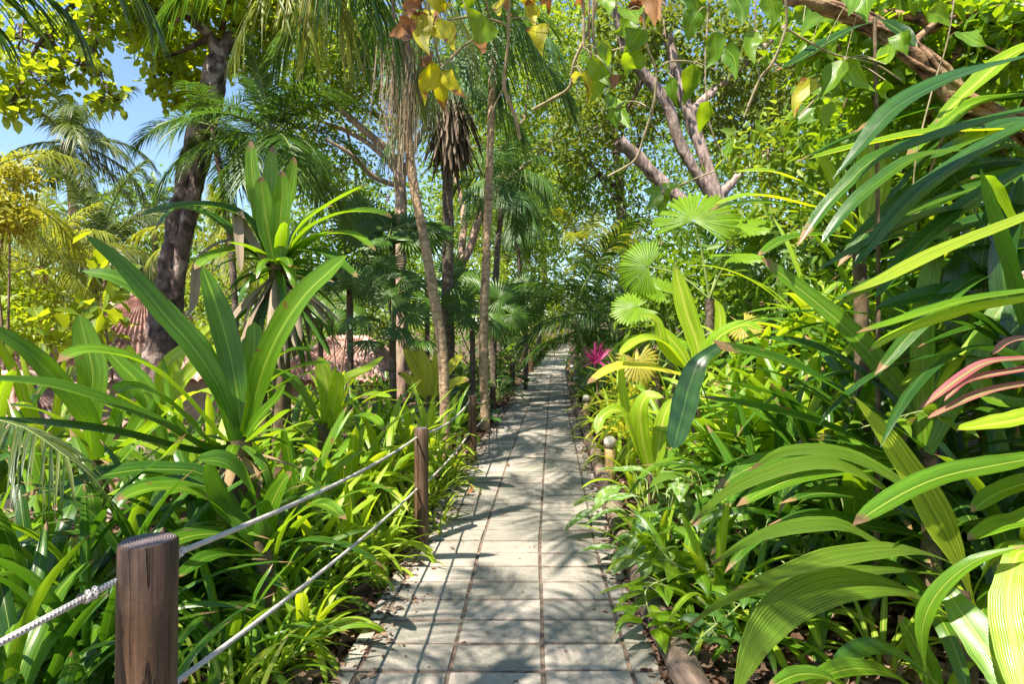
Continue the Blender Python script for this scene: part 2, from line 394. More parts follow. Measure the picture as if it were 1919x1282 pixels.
M['ribbed'] = leaf_mat('ribbed', (.075, .20, .03), (.14, .29, .05), (.32, .52, .035), .42, .42, nrib=13, bump=.75, tipbrown=.3, brown=.1)
M['ribbed_yel'] = leaf_mat('ribbed_yel', (.17, .33, .04), (.26, .42, .055), (.45, .64, .04), .45, .42, nrib=9, bump=.6, rib=(.06, .12, .02), ribw=.02, tipbrown=.25, brown=.1)
M['glossy'] = leaf_mat('glossy', (.014, .055, .018), (.032, .11, .028), (.06, .20, .02), .3, .24, rib=(.06, .15, .04), ribw=.03, bump=.12, spec=.6)
M['pink'] = leaf_mat('pink', (.30, .08, .11), (.42, .24, .17), (.50, .18, .16), .42, .4, rib=(.30, .30, .10), ribw=.16, bump=.2, edge=(.6, .08, .16))
M['magenta'] = leaf_mat('magenta', (.22, .02, .10), (.48, .05, .24), (.55, .06, .25), .42, .4, bump=.1)
M['dead'] = leaf_mat('dead', (.16, .095, .045), (.34, .24, .13), (.28, .17, .08), .25, .7, bump=.35, spec=.2)
M['dead_grey'] = leaf_mat('dead_grey', (.20, .15, .10), (.42, .34, .25), (.30, .22, .13), .25, .75, bump=.35, spec=.2)
M['palm'] = leaf_mat('palm', (.018, .065, .018), (.055, .14, .03), (.11, .26, .03), .4, .38, bump=0, tipbrown=.15, streak=0)
M['coco'] = leaf_mat('coco', (.035, .075, .04), (.12, .17, .075), (.12, .22, .05), .35, .4, bump=0, tipbrown=.3, streak=0)
M['palm_teal'] = leaf_mat('palm_teal', (.035, .10, .05), (.08, .19, .085), (.14, .30, .07), .35, .4, bump=0, streak=0)
M['palm_yellow'] = leaf_mat('palm_yellow', (.09, .17, .025), (.22, .29, .05), (.38, .46, .05), .5, .45, bump=0, tipbrown=.4, streak=0)
M['palm_pale'] = leaf_mat('palm_pale', (.11, .17, .05), (.27, .30, .12), (.34, .40, .09), .42, .45, bump=0, tipbrown=.4, streak=0)
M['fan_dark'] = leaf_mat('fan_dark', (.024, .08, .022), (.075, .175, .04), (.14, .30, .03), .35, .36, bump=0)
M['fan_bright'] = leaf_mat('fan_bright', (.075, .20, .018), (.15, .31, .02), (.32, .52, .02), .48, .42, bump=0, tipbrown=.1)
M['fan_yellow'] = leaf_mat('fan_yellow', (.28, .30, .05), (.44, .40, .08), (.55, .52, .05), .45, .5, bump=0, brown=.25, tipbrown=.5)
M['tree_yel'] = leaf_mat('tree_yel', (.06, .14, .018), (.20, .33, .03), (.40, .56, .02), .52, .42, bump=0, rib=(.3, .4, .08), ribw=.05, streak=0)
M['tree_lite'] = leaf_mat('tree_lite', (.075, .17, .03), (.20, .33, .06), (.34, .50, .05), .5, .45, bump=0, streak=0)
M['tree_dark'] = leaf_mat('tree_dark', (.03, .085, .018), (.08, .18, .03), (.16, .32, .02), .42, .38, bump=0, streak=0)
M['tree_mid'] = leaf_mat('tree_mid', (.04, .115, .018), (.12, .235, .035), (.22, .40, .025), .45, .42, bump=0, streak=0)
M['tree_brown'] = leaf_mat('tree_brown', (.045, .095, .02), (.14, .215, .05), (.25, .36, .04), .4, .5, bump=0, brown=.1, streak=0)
M['vine'] = leaf_mat('vine', (.05, .15, .015), (.12, .26, .025), (.32, .54, .015), .5, .36, rib=(.2, .35, .05), ribw=.03, bump=.15, brown=.05)
M['vine_old'] = leaf_mat('vine_old', (.22, .30, .02), (.40, .42, .03), (.62, .64, .02), .5, .42, rib=(.3, .33, .06), ribw=.03, bump=.15, brown=.40, brownc=(.30, .12, .03))
M['vine_brown'] = leaf_mat('vine_brown', (.20, .085, .025), (.34, .16, .05), (.42, .17, .04), .4, .55, bump=.3, brown=.3, brownc=(.12, .05, .02))
M['varieg'] = leaf_mat('varieg', (.06, .17, .05), (.11, .24, .07), (.20, .40, .05), .4, .4, varieg=(.42, .52, .34), rib=(.35, .45, .25), ribw=.03, bump=.15)
M['philo'] = leaf_mat('philo', (.02, .08, .03), (.06, .16, .055), (.10, .26, .03), .35, .34, rib=(.12, .22, .09), ribw=.03, bump=.12)
M['gold'] = leaf_mat('gold', (.20, .23, .02), (.38, .36, .03), (.52, .50, .03), .45, .5, bump=0, streak=0)
M['boots'] = leaf_mat('boots', (.10, .075, .055), (.30, .235, .18), (.14, .1, .06), .15, .8, bump=.35, spec=.2)
M['litter'] = leaf_mat('litter', (.06, .032, .022), (.30, .20, .14), (.2, .1, .05), .12, .75, bump=.3, brown=.3, brownc=(.07, .03, .02), spec=.2)
M['stalk'] = solid_mat('stalk', (.13, .19, .05), (.24, .28, .09), 10, .5, .2)
M['stalk_brown'] = solid_mat('stalk_brown', (.06, .045, .025), (.17, .12, .065), 14, .8, .3)
M['bark_dark'] = solid_mat('bark_dark', (.03, .02, .017), (.17, .12, .095), 11, .9, 1.0, c3=(.34, .26, .21), stretch=(1, 1, .6), detail=10, dist=.06)
M['bark_pale'] = solid_mat('bark_pale', (.20, .13, .09), (.42, .29, .21), 12, .85, .6, c3=(.30, .25, .16), stretch=(1, 1, .35))
M['bark_pink'] = solid_mat('bark_pink', (.11, .075, .06), (.42, .32, .27), 13, .9, 1.0, c3=(.22, .17, .12), stretch=(1, 1, .3), detail=10, dist=.05)
M['bark_vine'] = solid_mat('bark_vine', (.045, .025, .014), (.33, .20, .11), 15, .9, 1.0, c3=(.26, .19, .09), stretch=(1, 1, 1), dist=.03)
M['palm_trunk'] = solid_mat('palm_trunk', (.30, .20, .11), (.52, .37, .23), 18, .85, .6, c3=(.22, .15, .09), rings=11)
M['palm_trunk_dark'] = solid_mat('palm_trunk_dark', (.07, .05, .038), (.22, .165, .12), 14, .9, .7, c3=(.13, .12, .07), rings=9)
M['twig'] = solid_mat('twig', (.13, .08, .05), (.26, .18, .12), 20, .85, .3)
M['vine_stem'] = solid_mat('vine_stem', (.20, .19, .09), (.36, .28, .18), 25, .6, .3)

# ------------------------------------------------------------------ the setting: ground, path, side path
def paver_mat():
    m, nt, out = newmat('paver'); L = nt.links
    tc = N(nt, 'ShaderNodeTexCoord'); at = N(nt, 'ShaderNodeAttribute', attribute_name='rnd')
    n1 = noise(nt, 2.2, 6, tc.outputs['Object'], .65); n2 = noise(nt, 38, 5, tc.outputs['Object'], .7)
    mp = N(nt, 'ShaderNodeMapping'); mp.inputs['Scale'].default_value = (4, 4.6, 4); mp.inputs['Rotation'].default_value = (0, 0, .7); L.new(tc.outputs['Object'], mp.inputs[0])
    n3 = noise(nt, 3.2, 8, mp.outputs[0], .7)
    col = mixc(nt, smooth(nt, n1, .3, .72), (.27, .262, .22), (.44, .40, .345))
    col = mixc(nt, mth(nt, 'MULTIPLY', smooth(nt, n3, .52, .75), .65), col, (.20, .21, .14))
    col = mixc(nt, mth(nt, 'MULTIPLY', smooth(nt, n2, .55, .8), .5), col, (.14, .13, .10))
    n4 = noise(nt, 1.1, 5, tc.outputs['Object'], .6)
    col = mixc(nt, mth(nt, 'MULTIPLY', smooth(nt, n4, .54, .72), .5), col, (.24, .28, .17))
    col = mixc(nt, 1.0, col, mixc(nt, at.outputs['Fac'], (.68, .70, .67), (1.22, 1.16, 1.12)), 'MULTIPLY')
    n5 = noise(nt, 5.5, 7, tc.outputs['Object'], .7); n6 = noise(nt, .6, 4, tc.outputs['Object'], .6)
    col = mixc(nt, mth(nt, 'MULTIPLY', smooth(nt, n5, .56, .70), .55), col, (.15, .125, .095))
    col = mixc(nt, mth(nt, 'MULTIPLY', smooth(nt, n6, .45, .65), .35), col, (.24, .21, .165))
    uv = N(nt, 'ShaderNodeUVMap'); sp = N(nt, 'ShaderNodeSeparateXYZ'); L.new(uv.outputs[0], sp.inputs[0])
    col = mixc(nt, smooth(nt, mth(nt, 'ADD', sp.outputs[0], mth(nt, 'MULTIPLY', mth(nt, 'SUBTRACT', n5, .5), 1.2)), 1.0, .45), col, (.15, .125, .095))
    pr = N(nt, 'ShaderNodeBsdfPrincipled'); L.new(col, pr.inputs['Base Color']); pr.inputs['Roughness'].default_value = .85; pr.inputs['Specular IOR Level'].default_value = .25
    bp = N(nt, 'ShaderNodeBump'); bp.inputs['Strength'].default_value = .8; bp.inputs['Distance'].default_value = .03
    L.new(mth(nt, 'ADD', mth(nt, 'MULTIPLY', n3, 1.0), mth(nt, 'MULTIPLY', n2, .35)), bp.inputs['Height']); L.new(bp.outputs[0], pr.inputs['Normal'])
    L.new(pr.outputs[0], out.inputs[0]); return m
M['paver'] = paver_mat()
M['joint'] = solid_mat('joint', (.08, .06, .045), (.22, .155, .11), 16, .95, .6, c3=(.12, .12, .08))
M['soil'] = solid_mat('soil', (.055, .035, .024), (.17, .10, .065), 14, .95, .9, c3=(.26, .165, .11), detail=9, dist=.03)

xs = np.concatenate([np.linspace(-160, -16, 14), np.linspace(-14, 14, 113), np.linspace(16, 160, 14)])
ys = np.concatenate([np.linspace(-60, -5, 8), np.linspace(-4, 30, 115), np.linspace(32, 90, 30), np.linspace(100, 500, 9)])
gx, gy = np.meshgrid(xs, ys, indexing='ij'); gz = ground_z(gx, gy)
inp = (gx > path_l(gy) - .02) & (gx < path_r(gy) + .02); gz = np.where(inp, gz - .04, gz)
mb = MB(); nx, ny = len(xs), len(ys); i, j = np.meshgrid(np.arange(nx - 1), np.arange(ny - 1), indexing='ij'); a = (i * ny + j).ravel()
mb.add(np.stack([gx, gy, gz], -1), np.stack([a, a + ny, a + ny + 1, a + 1], 1))
tag(mb.build('ground', M['soil']), None, None, None, 'structure')

g = rng(5); mb = MB()
def pave(y0, y1, fa, fb, cols, mb, zoff=0.0):
    y = y0
    while y < y1:
        st = .254 * (1 if y < 30 else 2); ya, yb = y + .006, y + st - .006
        for c0, c1 in cols:
            q = []
            for yy, c in ((ya, c0), (ya, c1), (yb, c1), (yb, c0)):
                xl, xr = fa(yy), fb(yy); xx = xl + (xr - xl) * c; q.append([xx, yy])
            q = np.array(q); cen = q.mean(0); dz = g.normal(0, .0025); tl = g.normal(0, .0016, 4)
            ins = q + np.sign(cen - q) * (.008 + .006 * g.uniform(size=(4, 1)))
            ring = np.array([[p[0] + s_ * .007, p[1], path_z(p[1]) - .012 + zoff] for p, s_ in zip(q, (1, -1, -1, 1))])
            top = np.array([[p[0], p[1], path_z(p[1]) + dz + t + zoff] for p, t in zip(ins, tl)])
            mb.add(np.vstack([ring, top]), [[4, 5, 6, 7], [0, 1, 5, 4], [1, 2, 6, 5], [2, 3, 7, 6], [3, 0, 4, 7]], [[0, 0]] * 4 + [[1, 1]] * 4, g.uniform(), 0)
        y += st
def strip(y0, y1, fa, fb, mb, zoff, skirt=.2):
    yy = np.linspace(y0, y1, 160); xl, xr, z = fa(yy), fb(yy), path_z(yy) - .008 + zoff
    V = np.stack([np.stack([xl - .0, yy, z - skirt], 1), np.stack([xl, yy, z], 1), np.stack([xr, yy, z], 1), np.stack([xr, yy, z - skirt], 1)], 1).reshape(-1, 3)
    f = [[k * 4 + q, k * 4 + q + 1, k * 4 + q + 5, k * 4 + q + 4] for k in range(159) for q in range(3)]
    mb.add(V, f, None, .5, 1)
W_ = 1.40
pave(-3, 62, path_l, path_r, [(0, .062), (.062, .345), (.345, .635), (.635, .905), (.905, 1)], mb)
strip(-3, 62, path_l, path_r, mb, 0)
tag(mb.build('path', [M['paver'], M['joint']], smooth=False), None, None, None, 'structure')
mb = MB()   # the side path that leaves to the left behind the fourth post
sl = lambda y: np.full_like(np.asarray(y, float), -1.9); sr = lambda y: path_l(y) - .01
pave(11.2, 12.8, sl, sr, [(0, .33), (.33, .66), (.66, 1)], mb, -.006); strip(11.2, 12.8, sl, sr, mb, -.006)
tag(mb.build('side_path', [M['paver'], M['joint']], smooth=False), None, None, None, 'structure')

# leaf litter on the soil: nobody could count it
g = rng(8); mb = MB(); n = 15000
yy = g.uniform(1.0, 17, n) ** 1.0; side = g.uniform(size=n) < .5
off = np.abs(g.normal(0, .9, n)) * np.where(g.uniform(size=n) < .6, .5, 2.0)
x = np.where(side, path_l(yy) - .05 - off, path_r(yy) + .16 + off); z = ground_z(x, yy) + g.uniform(.004, .035, n)
c = np.stack([x, yy, z], 1); dd = np.stack([g.normal(size=n), g.normal(size=n), g.normal(0, .25, n)], 1)
nv = np.stack([g.normal(0, .4, n), g.normal(0, .4, n), np.ones(n)], 1); l = np.clip(np.exp(g.normal(-2.75, .5, n)), .02, .24)
leaflets(mb, c, dd, nv, l, l * g.uniform(.3, .6, n), fold=.25, droop=.35, r=g.uniform(size=n))
n = 3500; x = g.uniform(-3.6, -.8, n); x = np.where(g.uniform(size=n) < .5, x, -x); yy = g.uniform(1.6, 5, n)
c = np.stack([x, yy, ground_z(x, yy) + g.uniform(.005, .04, n)], 1)
leaflets(mb, c, g.normal(size=(n, 3)) * [1, 1, .25], nv[:n], g.uniform(.06, .2, n), g.uniform(.03, .08, n), fold=.3, droop=.35, r=g.uniform(size=n))
n = 2600; yy = g.uniform(1.2, 16, n); sd = g.uniform(size=n) < .55; off = np.abs(g.normal(0, .10, n))     # bits that spill onto the border stones and the log
x = np.where(sd, path_l(yy) + off, path_r(yy) + .02 - off * .6); l = g.uniform(.012, .06, n)
c = np.stack([x, yy, path_z(yy) + g.uniform(.004, .012, n)], 1); leaflets(mb, c, g.normal(size=(n, 3)) * [1, 1, .08], nv[:1] * 0 + UP + g.normal(0, .2, (n, 3)), l, l * g.uniform(.25, .6, n), fold=.2, droop=.2, r=g.uniform(size=n))
n = 420; yy = g.uniform(1.4, 15, n); x = path_l(yy) + (path_r(yy) - path_l(yy)) * g.uniform(size=n); l = g.uniform(.008, .03, n)
c = np.stack([x, yy, path_z(yy) + g.uniform(.005, .009, n)], 1); leaflets(mb, c, g.normal(size=(n, 3)) * [1, 1, .08], UP + g.normal(0, .2, (n, 3)), l, l * g.uniform(.2, .6, n), fold=.2, droop=.2, r=g.uniform(size=n))
for k in range(260):                                                                                        # twigs among the leaves
    y = g.uniform(1.4, 9); xx = float(path_l(y) - .08 - abs(g.normal(0, .5))) if k % 2 else float(path_r(y) + .2 + abs(g.normal(0, .8))); a = g.uniform(0, 6.28); q = g.uniform(.08, .3)
    p = np.array([xx, y, float(ground_z(xx, y)) + .025]); e = p + [math.cos(a) * q, math.sin(a) * q, g.normal(0, .015)]; tube(mb, [p, (p + e) / 2 + g.normal(0, .012, 3), e], .003, 5, 5, r=g.uniform())
tag(mb.build('leaf_litter', M['litter']), 'dry brown fallen leaves lying over the soil beside the paved path', 'leaf litter', None, 'stuff')

# two curled dry leaves on the paving, and a few more
def fallen(px, py, L, az, lab, mat='vine_brown', w=.6, curl=60, seed=0):
    Z = F * CAM_H / (py - HORIZON); b = np.array([(px - 960) / F * Z, Z, .006 + float(path_z(Z))])
    mb = MB(); c = arch(b, R(az), R(18), L, R(-curl), 9); s_ = np.array([-math.sin(R(az)), math.cos(R(az)), .1])
    blade(mb, c, np.broadcast_to(s_, c.shape), L * w * .5, 'oval', .7, 6, .6, .1, seed)
    tag(mb.build('fallen_leaf', M[mat], origin=b), lab, 'fallen leaf', 'fallen leaves on the paving')
fallen(872, 925, .10, 20, 'large curled orange brown fallen leaf at the left border of the paving', seed=3, curl=75)
fallen(893, 932, .07, -30, 'small crumpled grey brown fallen leaf beside a larger orange one on the paving', 'dead', seed=4, curl=110)
fallen(938, 968, .09, 3, 'thin flat reddish leaf lying in a joint of the sunlit paving', 'vine_brown', .12, 10, 5)
fallen(950, 876, .05, 60, 'small dark dry leaf lying mid path on sunlit paving', 'litter', .7, 60, 6)

# ------------------------------------------------------------------ log edging on the right
M['log'] = solid_mat('log', (.06, .04, .03), (.25, .18, .13), 10, .9, .9, c3=(.17, .16, .10), stretch=(1.8, .35, 1.8), detail=9, dist=.02)
M['post'] = solid_mat('post', (.05, .026, .013), (.15, .085, .045), 17, .5, .5, c3=(.105, .07, .04), stretch=(2.2, 2.2, .18), spec=.35, dist=.006)
def ring_mat():
    m, nt, out = newmat('end_grain'); L = nt.links
    uv = N(nt, 'ShaderNodeUVMap'); sp = N(nt, 'ShaderNodeSeparateXYZ'); L.new(uv.outputs[0], sp.inputs[0]); tc = N(nt, 'ShaderNodeTexCoord')
    nz = noise(nt, 40, 6, tc.outputs['Object'], .7)
    rr = mth(nt, 'ADD', mth(nt, 'MULTIPLY', sp.outputs[1], 60), mth(nt, 'MULTIPLY', nz, 5)); s = mth(nt, 'SINE', rr)
    col = mixc(nt, smooth(nt, s, -1, 1), (.085, .062, .06), (.24, .195, .185)); col = mixc(nt, smooth(nt, nz, .5, .75), col, (.04, .03, .03))
    pr = N(nt, 'ShaderNodeBsdfPrincipled'); L.new(col, pr.inputs['Base Color']); pr.inputs['Roughness'].default_value = .85
    bp = N(nt, 'ShaderNodeBump'); bp.inputs['Strength'].default_value = .6; bp.inputs['Distance'].default_value = .01
    L.new(mth(nt, 'ADD', s, mth(nt, 'MULTIPLY', nz, 4)), bp.inputs['Height']); L.new(bp.outputs[0], pr.inputs['Normal']); L.new(pr.outputs[0], out.inputs[0]); return m
M['end'] = ring_mat()
def post_mat():
    m, nt, out = newmat('post_timber'); L = nt.links
    tc = N(nt, 'ShaderNodeTexCoord'); mp = N(nt, 'ShaderNodeMapping'); mp.inputs['Scale'].default_value = (3, 3, .16); L.new(tc.outputs['Object'], mp.inputs[0])
    mc = N(nt, 'ShaderNodeMapping'); mc.inputs['Scale'].default_value = (7, 7, .30); mc.inputs['Location'].default_value = (3, 1, 0); L.new(tc.outputs['Object'], mc.inputs[0])
    gr = noise(nt, 14, 8, mp.outputs[0], .65); bl = noise(nt, 5, 5, tc.outputs['Object'], .6); ck = noise(nt, 4.2, 3, mc.outputs[0], .5); fn = noise(nt, 70, 4, tc.outputs['Object'], .7)
    col = mixc(nt, smooth(nt, gr, .3, .7), (.030, .016, .009), (.125, .07, .037))
    col = mixc(nt, mth(nt, 'MULTIPLY', smooth(nt, bl, .5, .72), .6), col, (.15, .11, .07))
    col = mixc(nt, mth(nt, 'MULTIPLY', smooth(nt, fn, .58, .72), .5), col, (.025, .015, .01))
    cr = smooth(nt, mth(nt, 'ABSOLUTE', mth(nt, 'SUBTRACT', ck, .5)), .012, .0)
    col = mixc(nt, mth(nt, 'MULTIPLY', cr, .9), col, (.012, .008, .006))
    pr = N(nt, 'ShaderNodeBsdfPrincipled'); L.new(col, pr.inputs['Base Color']); pr.inputs['Roughness'].default_value = .55; pr.inputs['Specular IOR Level'].default_value = .35
    bp = N(nt, 'ShaderNodeBump'); bp.inputs['Strength'].default_value = .8; bp.inputs['Distance'].default_value = .006
    L.new(mth(nt, 'SUBTRACT', mth(nt, 'ADD', gr, mth(nt, 'MULTIPLY', fn, .3)), mth(nt, 'MULTIPLY', cr, 2.5)), bp.inputs['Height']); L.new(bp.outputs[0], pr.inputs['Normal']); L.new(pr.outputs[0], out.inputs[0]); return m
M['post'] = post_mat()
def round_post(mb, b, top, r, sides=28, mi=0, mt=1, lean=(0, 0), bev=.006):
    b = np.asarray(b, float); zs = [-.3] + list(np.linspace(0, top - bev, 7)) + [top]
    a = np.linspace(0, 2 * math.pi, sides + 1); g = rng(int(abs(b[1]) * 100)); rw = 1 + .015 * np.sin(a * 2 + g.uniform(0, 6)) + .01 * np.sin(a * 3)
    V = []
    for k, z in enumerate(zs):
        rr = r * rw * (1 if k < len(zs) - 1 else 1 - bev / r) * (1 + .01 * math.sin(z * 5))
        V.append(np.stack([b[0] + lean[0] * z + rr * np.cos(a), b[1] + lean[1] * z + rr * np.sin(a), np.full_like(a, b[2] + z)], 1))
    V = np.concatenate(V); k = sides + 1; nr = len(zs)
    i, j = np.meshgrid(np.arange(nr - 1), np.arange(sides), indexing='ij'); q = (i * k + j).ravel()
    mb.add(V, np.stack([q, q + 1, q + k + 1, q + k], 1), None, .5, mi)
    ring = V[-k:]; rad = [1, .72, .45, .2, .02]; T = []
    cen = ring[:-1].mean(0)
    for s_ in rad: T.append(cen + (ring - cen) * s_ + [0, 0, (1 - s_) * .002])
    T = np.concatenate(T); uv = np.stack([np.tile(a, 5), np.repeat(rad, k)], 1)
    i, j = np.meshgrid(np.arange(4), np.arange(sides), indexing='ij'); q = (i * k + j).ravel()
    mb.add(T, np.stack([q, q + 1, q + k + 1, q + k], 1), uv, .5, mt)

logs = [(1.6, 3.35, 'nearest'), (3.40, 5.25, 'second'), (5.30, 6.15, 'short'), (6.2, 8.4, 'lamp'), (8.45, 10.9, 'far'), (10.95, 13.8, 'farther'), (13.85, 17.5, 'farthest')]
loglab = ['rough brown edging log nearest the camera under the ribbed leaves', 'weathered brown edging log beside the sunlit paving just before the nearest globe lamp', 'short edging log at the foot of the nearest globe lamp',
          'sunlit edging log just beyond the nearest globe lamp on the right border', 'dark edging log running up to the second globe lamp', 'shaded edging log between second and third globe lamps', 'distant shaded edging log beyond the third globe lamp']
for k, (y0, y1, _) in enumerate(logs):
    mb = MB(); yy = np.linspace(y0, y1, 9); rr = .068 + .007 * (k % 3)
    pts = np.stack([path_r(yy) + .075 + .012 * np.sin(yy * 3 + k), yy, path_z(yy) + .035 + .008 * np.cos(yy * 2.3)], 1)
    tube(mb, pts, rr, 18, 40, .03, k, cap=True)
    tag(mb.build('edging_log', M['log'], origin=pts[0]), loglab[k], 'log edging', 'logs edging the right side of the path')

# ------------------------------------------------------------------ posts and ropes on the left
posts = [  # px, Z, top height, radius, label
    (268, 1.50, 1.045, .064, 'thick brown wooden post with grey ringed top, nearest the camera on the left'),
    (790, 4.55, .855, .050, 'brown wooden post at the left path border, second from the camera'),
    (886, 7.47, .800, .050, 'sunlit pinkish wooden post, third along the left path border'),
    (924, 12.2, .50, .056, 'dark post at the corner of the small side path'),
    (907, 13.2, .62, .056, 'dark post standing just behind the corner post of the side path'),
    (961, 18.0, .72, .075, 'shaded post on the left border beyond the side path opening'),
    (985, 20.6, .72, .075, 'shaded post next along the left border after the side path opening'),
    (996, 24.0, .86, .095, 'thick dark post in the distant row on the left border'),
    (1003, 27.0, .86, .095, 'dark post at the far end of the distant row on the left border'),
    (884, 12.6, .62, .05, 'half hidden dark post in the leaves left of the side path'),
]
PB = []
for px, Z, h, r, lab in posts:
    b = np.array([(px - 960) / F * Z, Z, float(path_z(Z)) - .03]); PB.append((b, h))
    mb = MB(); round_post(mb, b, h, r, lean=(.012, 0) if Z < 2 else (0, 0))
    tag(mb.build('wooden_post', [M['post'], M['end']], origin=b), lab, 'post', 'wooden posts along the left of the path')
def rope_mat():
    m, nt, out = newmat('rope'); L = nt.links
    uv = N(nt, 'ShaderNodeUVMap'); sp = N(nt, 'ShaderNodeSeparateXYZ'); L.new(uv.outputs[0], sp.inputs[0])
    s = mth(nt, 'SINE', mth(nt, 'ADD', mth(nt, 'MULTIPLY', sp.outputs[0], 18.85), mth(nt, 'MULTIPLY', sp.outputs[1], 800)))
    s2 = mth(nt, 'SINE', mth(nt, 'SUBTRACT', mth(nt, 'MULTIPLY', sp.outputs[0], 18.85), mth(nt, 'MULTIPLY', sp.outputs[1], 800)))
    h = mth(nt, 'MAXIMUM', s, s2)
    tc = N(nt, 'ShaderNodeTexCoord'); nz = noise(nt, 30, 4, tc.outputs['Object'])
    col = mixc(nt, smooth(nt, h, -.6, .6), (.46, .41, .33), (.74, .69, .60)); col = mixc(nt, smooth(nt, nz, .5, .75), col, (.42, .37, .30))
    pr = N(nt, 'ShaderNodeBsdfPrincipled'); L.new(col, pr.inputs['Base Color']); pr.inputs['Roughness'].default_value = .9
    bp = N(nt, 'ShaderNodeBump'); bp.inputs['Strength'].default_value = .8; bp.inputs['Distance'].default_value = .003
    L.new(h, bp.inputs['Height']); L.new(bp.outputs[0], pr.inputs['Normal']); L.new(pr.outputs[0], out.inputs[0]); return m
M['rope'] = rope_mat()
def rope(a, b, sag, lab, r=.0068, knots=()):
    t = np.linspace(0, 1, 15); c = np.asarray(a) * (1 - t)[:, None] + np.asarray(b) * t[:, None] - UP * (sag * 4 * t * (1 - t))[:, None]
    mb = MB(); tube(mb, c, r, 10, 60)
    for kt in knots:      # a knot: two tight turns round the rope
        q = np.array([np.interp(kt, t, c[:, k]) for k in range(3)]); T = nrm(c[-1] - c[0]); s_ = nrm(np.cross(T, UP)); n_ = np.cross(s_, T)
        th = np.linspace(0, 4.4 * math.pi, 30)
        hx = q + T * ((th / th[-1] - .5) * r * 4.5)[:, None] + (s_ * np.cos(th)[:, None] + n_ * np.sin(th)[:, None]) * r * 1.05
        tube(mb, hx, r * .85, 8, 60)
    tag(mb.build('rope', M['rope'], origin=c[0]), lab, 'rope', 'pale ropes strung between the posts')
p1, h1 = PB[0]; p2, h2 = PB[1]; p3, h3 = PB[2]; p4, h4 = PB[3]
rope(P(232, 1082, 1.47), P(-260, 1345, 1.06), .0, 'pale rope with a knot running from the nearest post out past the left frame', .0075, (.17,))
rope(P(314, 1045, 1.52), P(782, 820, 4.52), .035, 'upper pale rope running from the nearest post to the second post', .0075, (.012,))
rope(P(262, 1330, 1.49), P(782, 917, 4.52), .03, 'lower pale rope running from the nearest post to the second post', .0075)
rope(P(796, 813, 4.58), P(880, 752, 7.45), .06, 'upper pale rope sagging between the second and third posts', .0085)
rope(P(796, 908, 4.58), P(880, 812, 7.45), .03, 'lower pale rope between the second and third posts', .0085)
rope(P(891, 752, 7.5), P(919, 733, 12.2), .10, 'upper pale rope sagging from the sunlit third post to the corner post', .010)
rope(P(891, 802, 7.5), P(919, 758, 12.2), .06, 'lower pale rope from the sunlit third post to the corner post', .010)
rope(P(963, 700, 18.0), P(984, 687, 20.6), .10, 'distant pale rope sagging between the shaded posts beyond the side path', .013)

# ------------------------------------------------------------------ globe lamps on the right
M['bamboo'] = solid_mat('bamboo', (.26, .17, .055), (.50, .36, .15), 9, .5, .3, c3=(.30, .20, .09), stretch=(2, 2, .3), rings=9)
def globe_mat():
    m, nt, out = newmat('opal_glass'); pr = N(nt, 'ShaderNodeBsdfPrincipled'); pr.inputs['Base Color'].default_value = (.62, .56, .47, 1)
    pr.inputs['Roughness'].default_value = .35; pr.inputs['Subsurface Weight'].default_value = .25; pr.inputs['Subsurface Radius'].default_value = (.02, .02, .02)
    nt.links.new(pr.outputs[0], out.inputs[0]); return m
M['globe'] = globe_mat()
def lathe(mb, c, prof, sides=24, mi=0):
    a = np.linspace(0, 2 * math.pi, sides + 1); k = sides + 1; V = []
    for r, z in prof: V.append(np.stack([c[0] + r * np.cos(a), c[1] + r * np.sin(a), np.full_like(a, c[2] + z)], 1))
    i, j = np.meshgrid(np.arange(len(prof) - 1), np.arange(sides), indexing='ij'); q = (i * k + j).ravel()
    uv = np.stack(np.broadcast_arrays(np.linspace(0, 1, k)[None, :], np.array([z for _, z in prof])[:, None]), -1).reshape(-1, 2)
    mb.add(np.concatenate(V), np.stack([q, q + 1, q + k + 1, q + k], 1), uv, .5, mi)
lamps = [(1127, 6.6, .32, .074, 'globe lamp on a short bamboo post nearest the camera by the right edging log'), (1079, 10.9, .33, .078, 'second globe lamp along the right path border, white globe on slim bamboo post'),
         (1074, 15.6, .33, .080, 'third globe lamp along the right path border, small and shaded'), (1072, 20.2, .36, .085, 'fourth and smaller globe lamp, dim beside overhanging dark leaves'),
         (1067, 26.0, .40, .10, 'farthest globe lamp where the path bends away')]
for px, Z, h, gr, lab in lamps:
    gr *= .88
    b = np.array([max((px - 960) / F * Z, float(path_r(Z)) + .15), Z, float(path_z(Z)) - .02]); t = thing('bollard_lamp', lab, 'lamp', b, 'globe lamps along the right of the path')
    mb = MB(); r0 = gr * .86
    lathe(mb, b, [(r0, -.2), (r0, h * .30), (r0 * 1.06, h * .33), (r0, h * .36), (r0, h * .7), (r0 * 1.06, h * .73), (r0, h * .76), (r0, h), (r0 * .5, h + .004), (.001, h + .004)])
    mb.build('post', M['bamboo'], t, b)
    mb = MB(); lathe(mb, b, [(r0 * .62, h + .003), (r0 * .62, h + .02), (r0 * .55, h + .022)]); mb.build('collar', M['end'], t, b)
    mb = MB(); zc = h + .015 + gr * .93; lathe(mb, b, [(max(gr * math.cos(x), .001), zc + gr * math.sin(x)) for x in np.linspace(-math.pi / 2, math.pi / 2, 19)], 28); mb.build('globe', M['globe'], t, b)

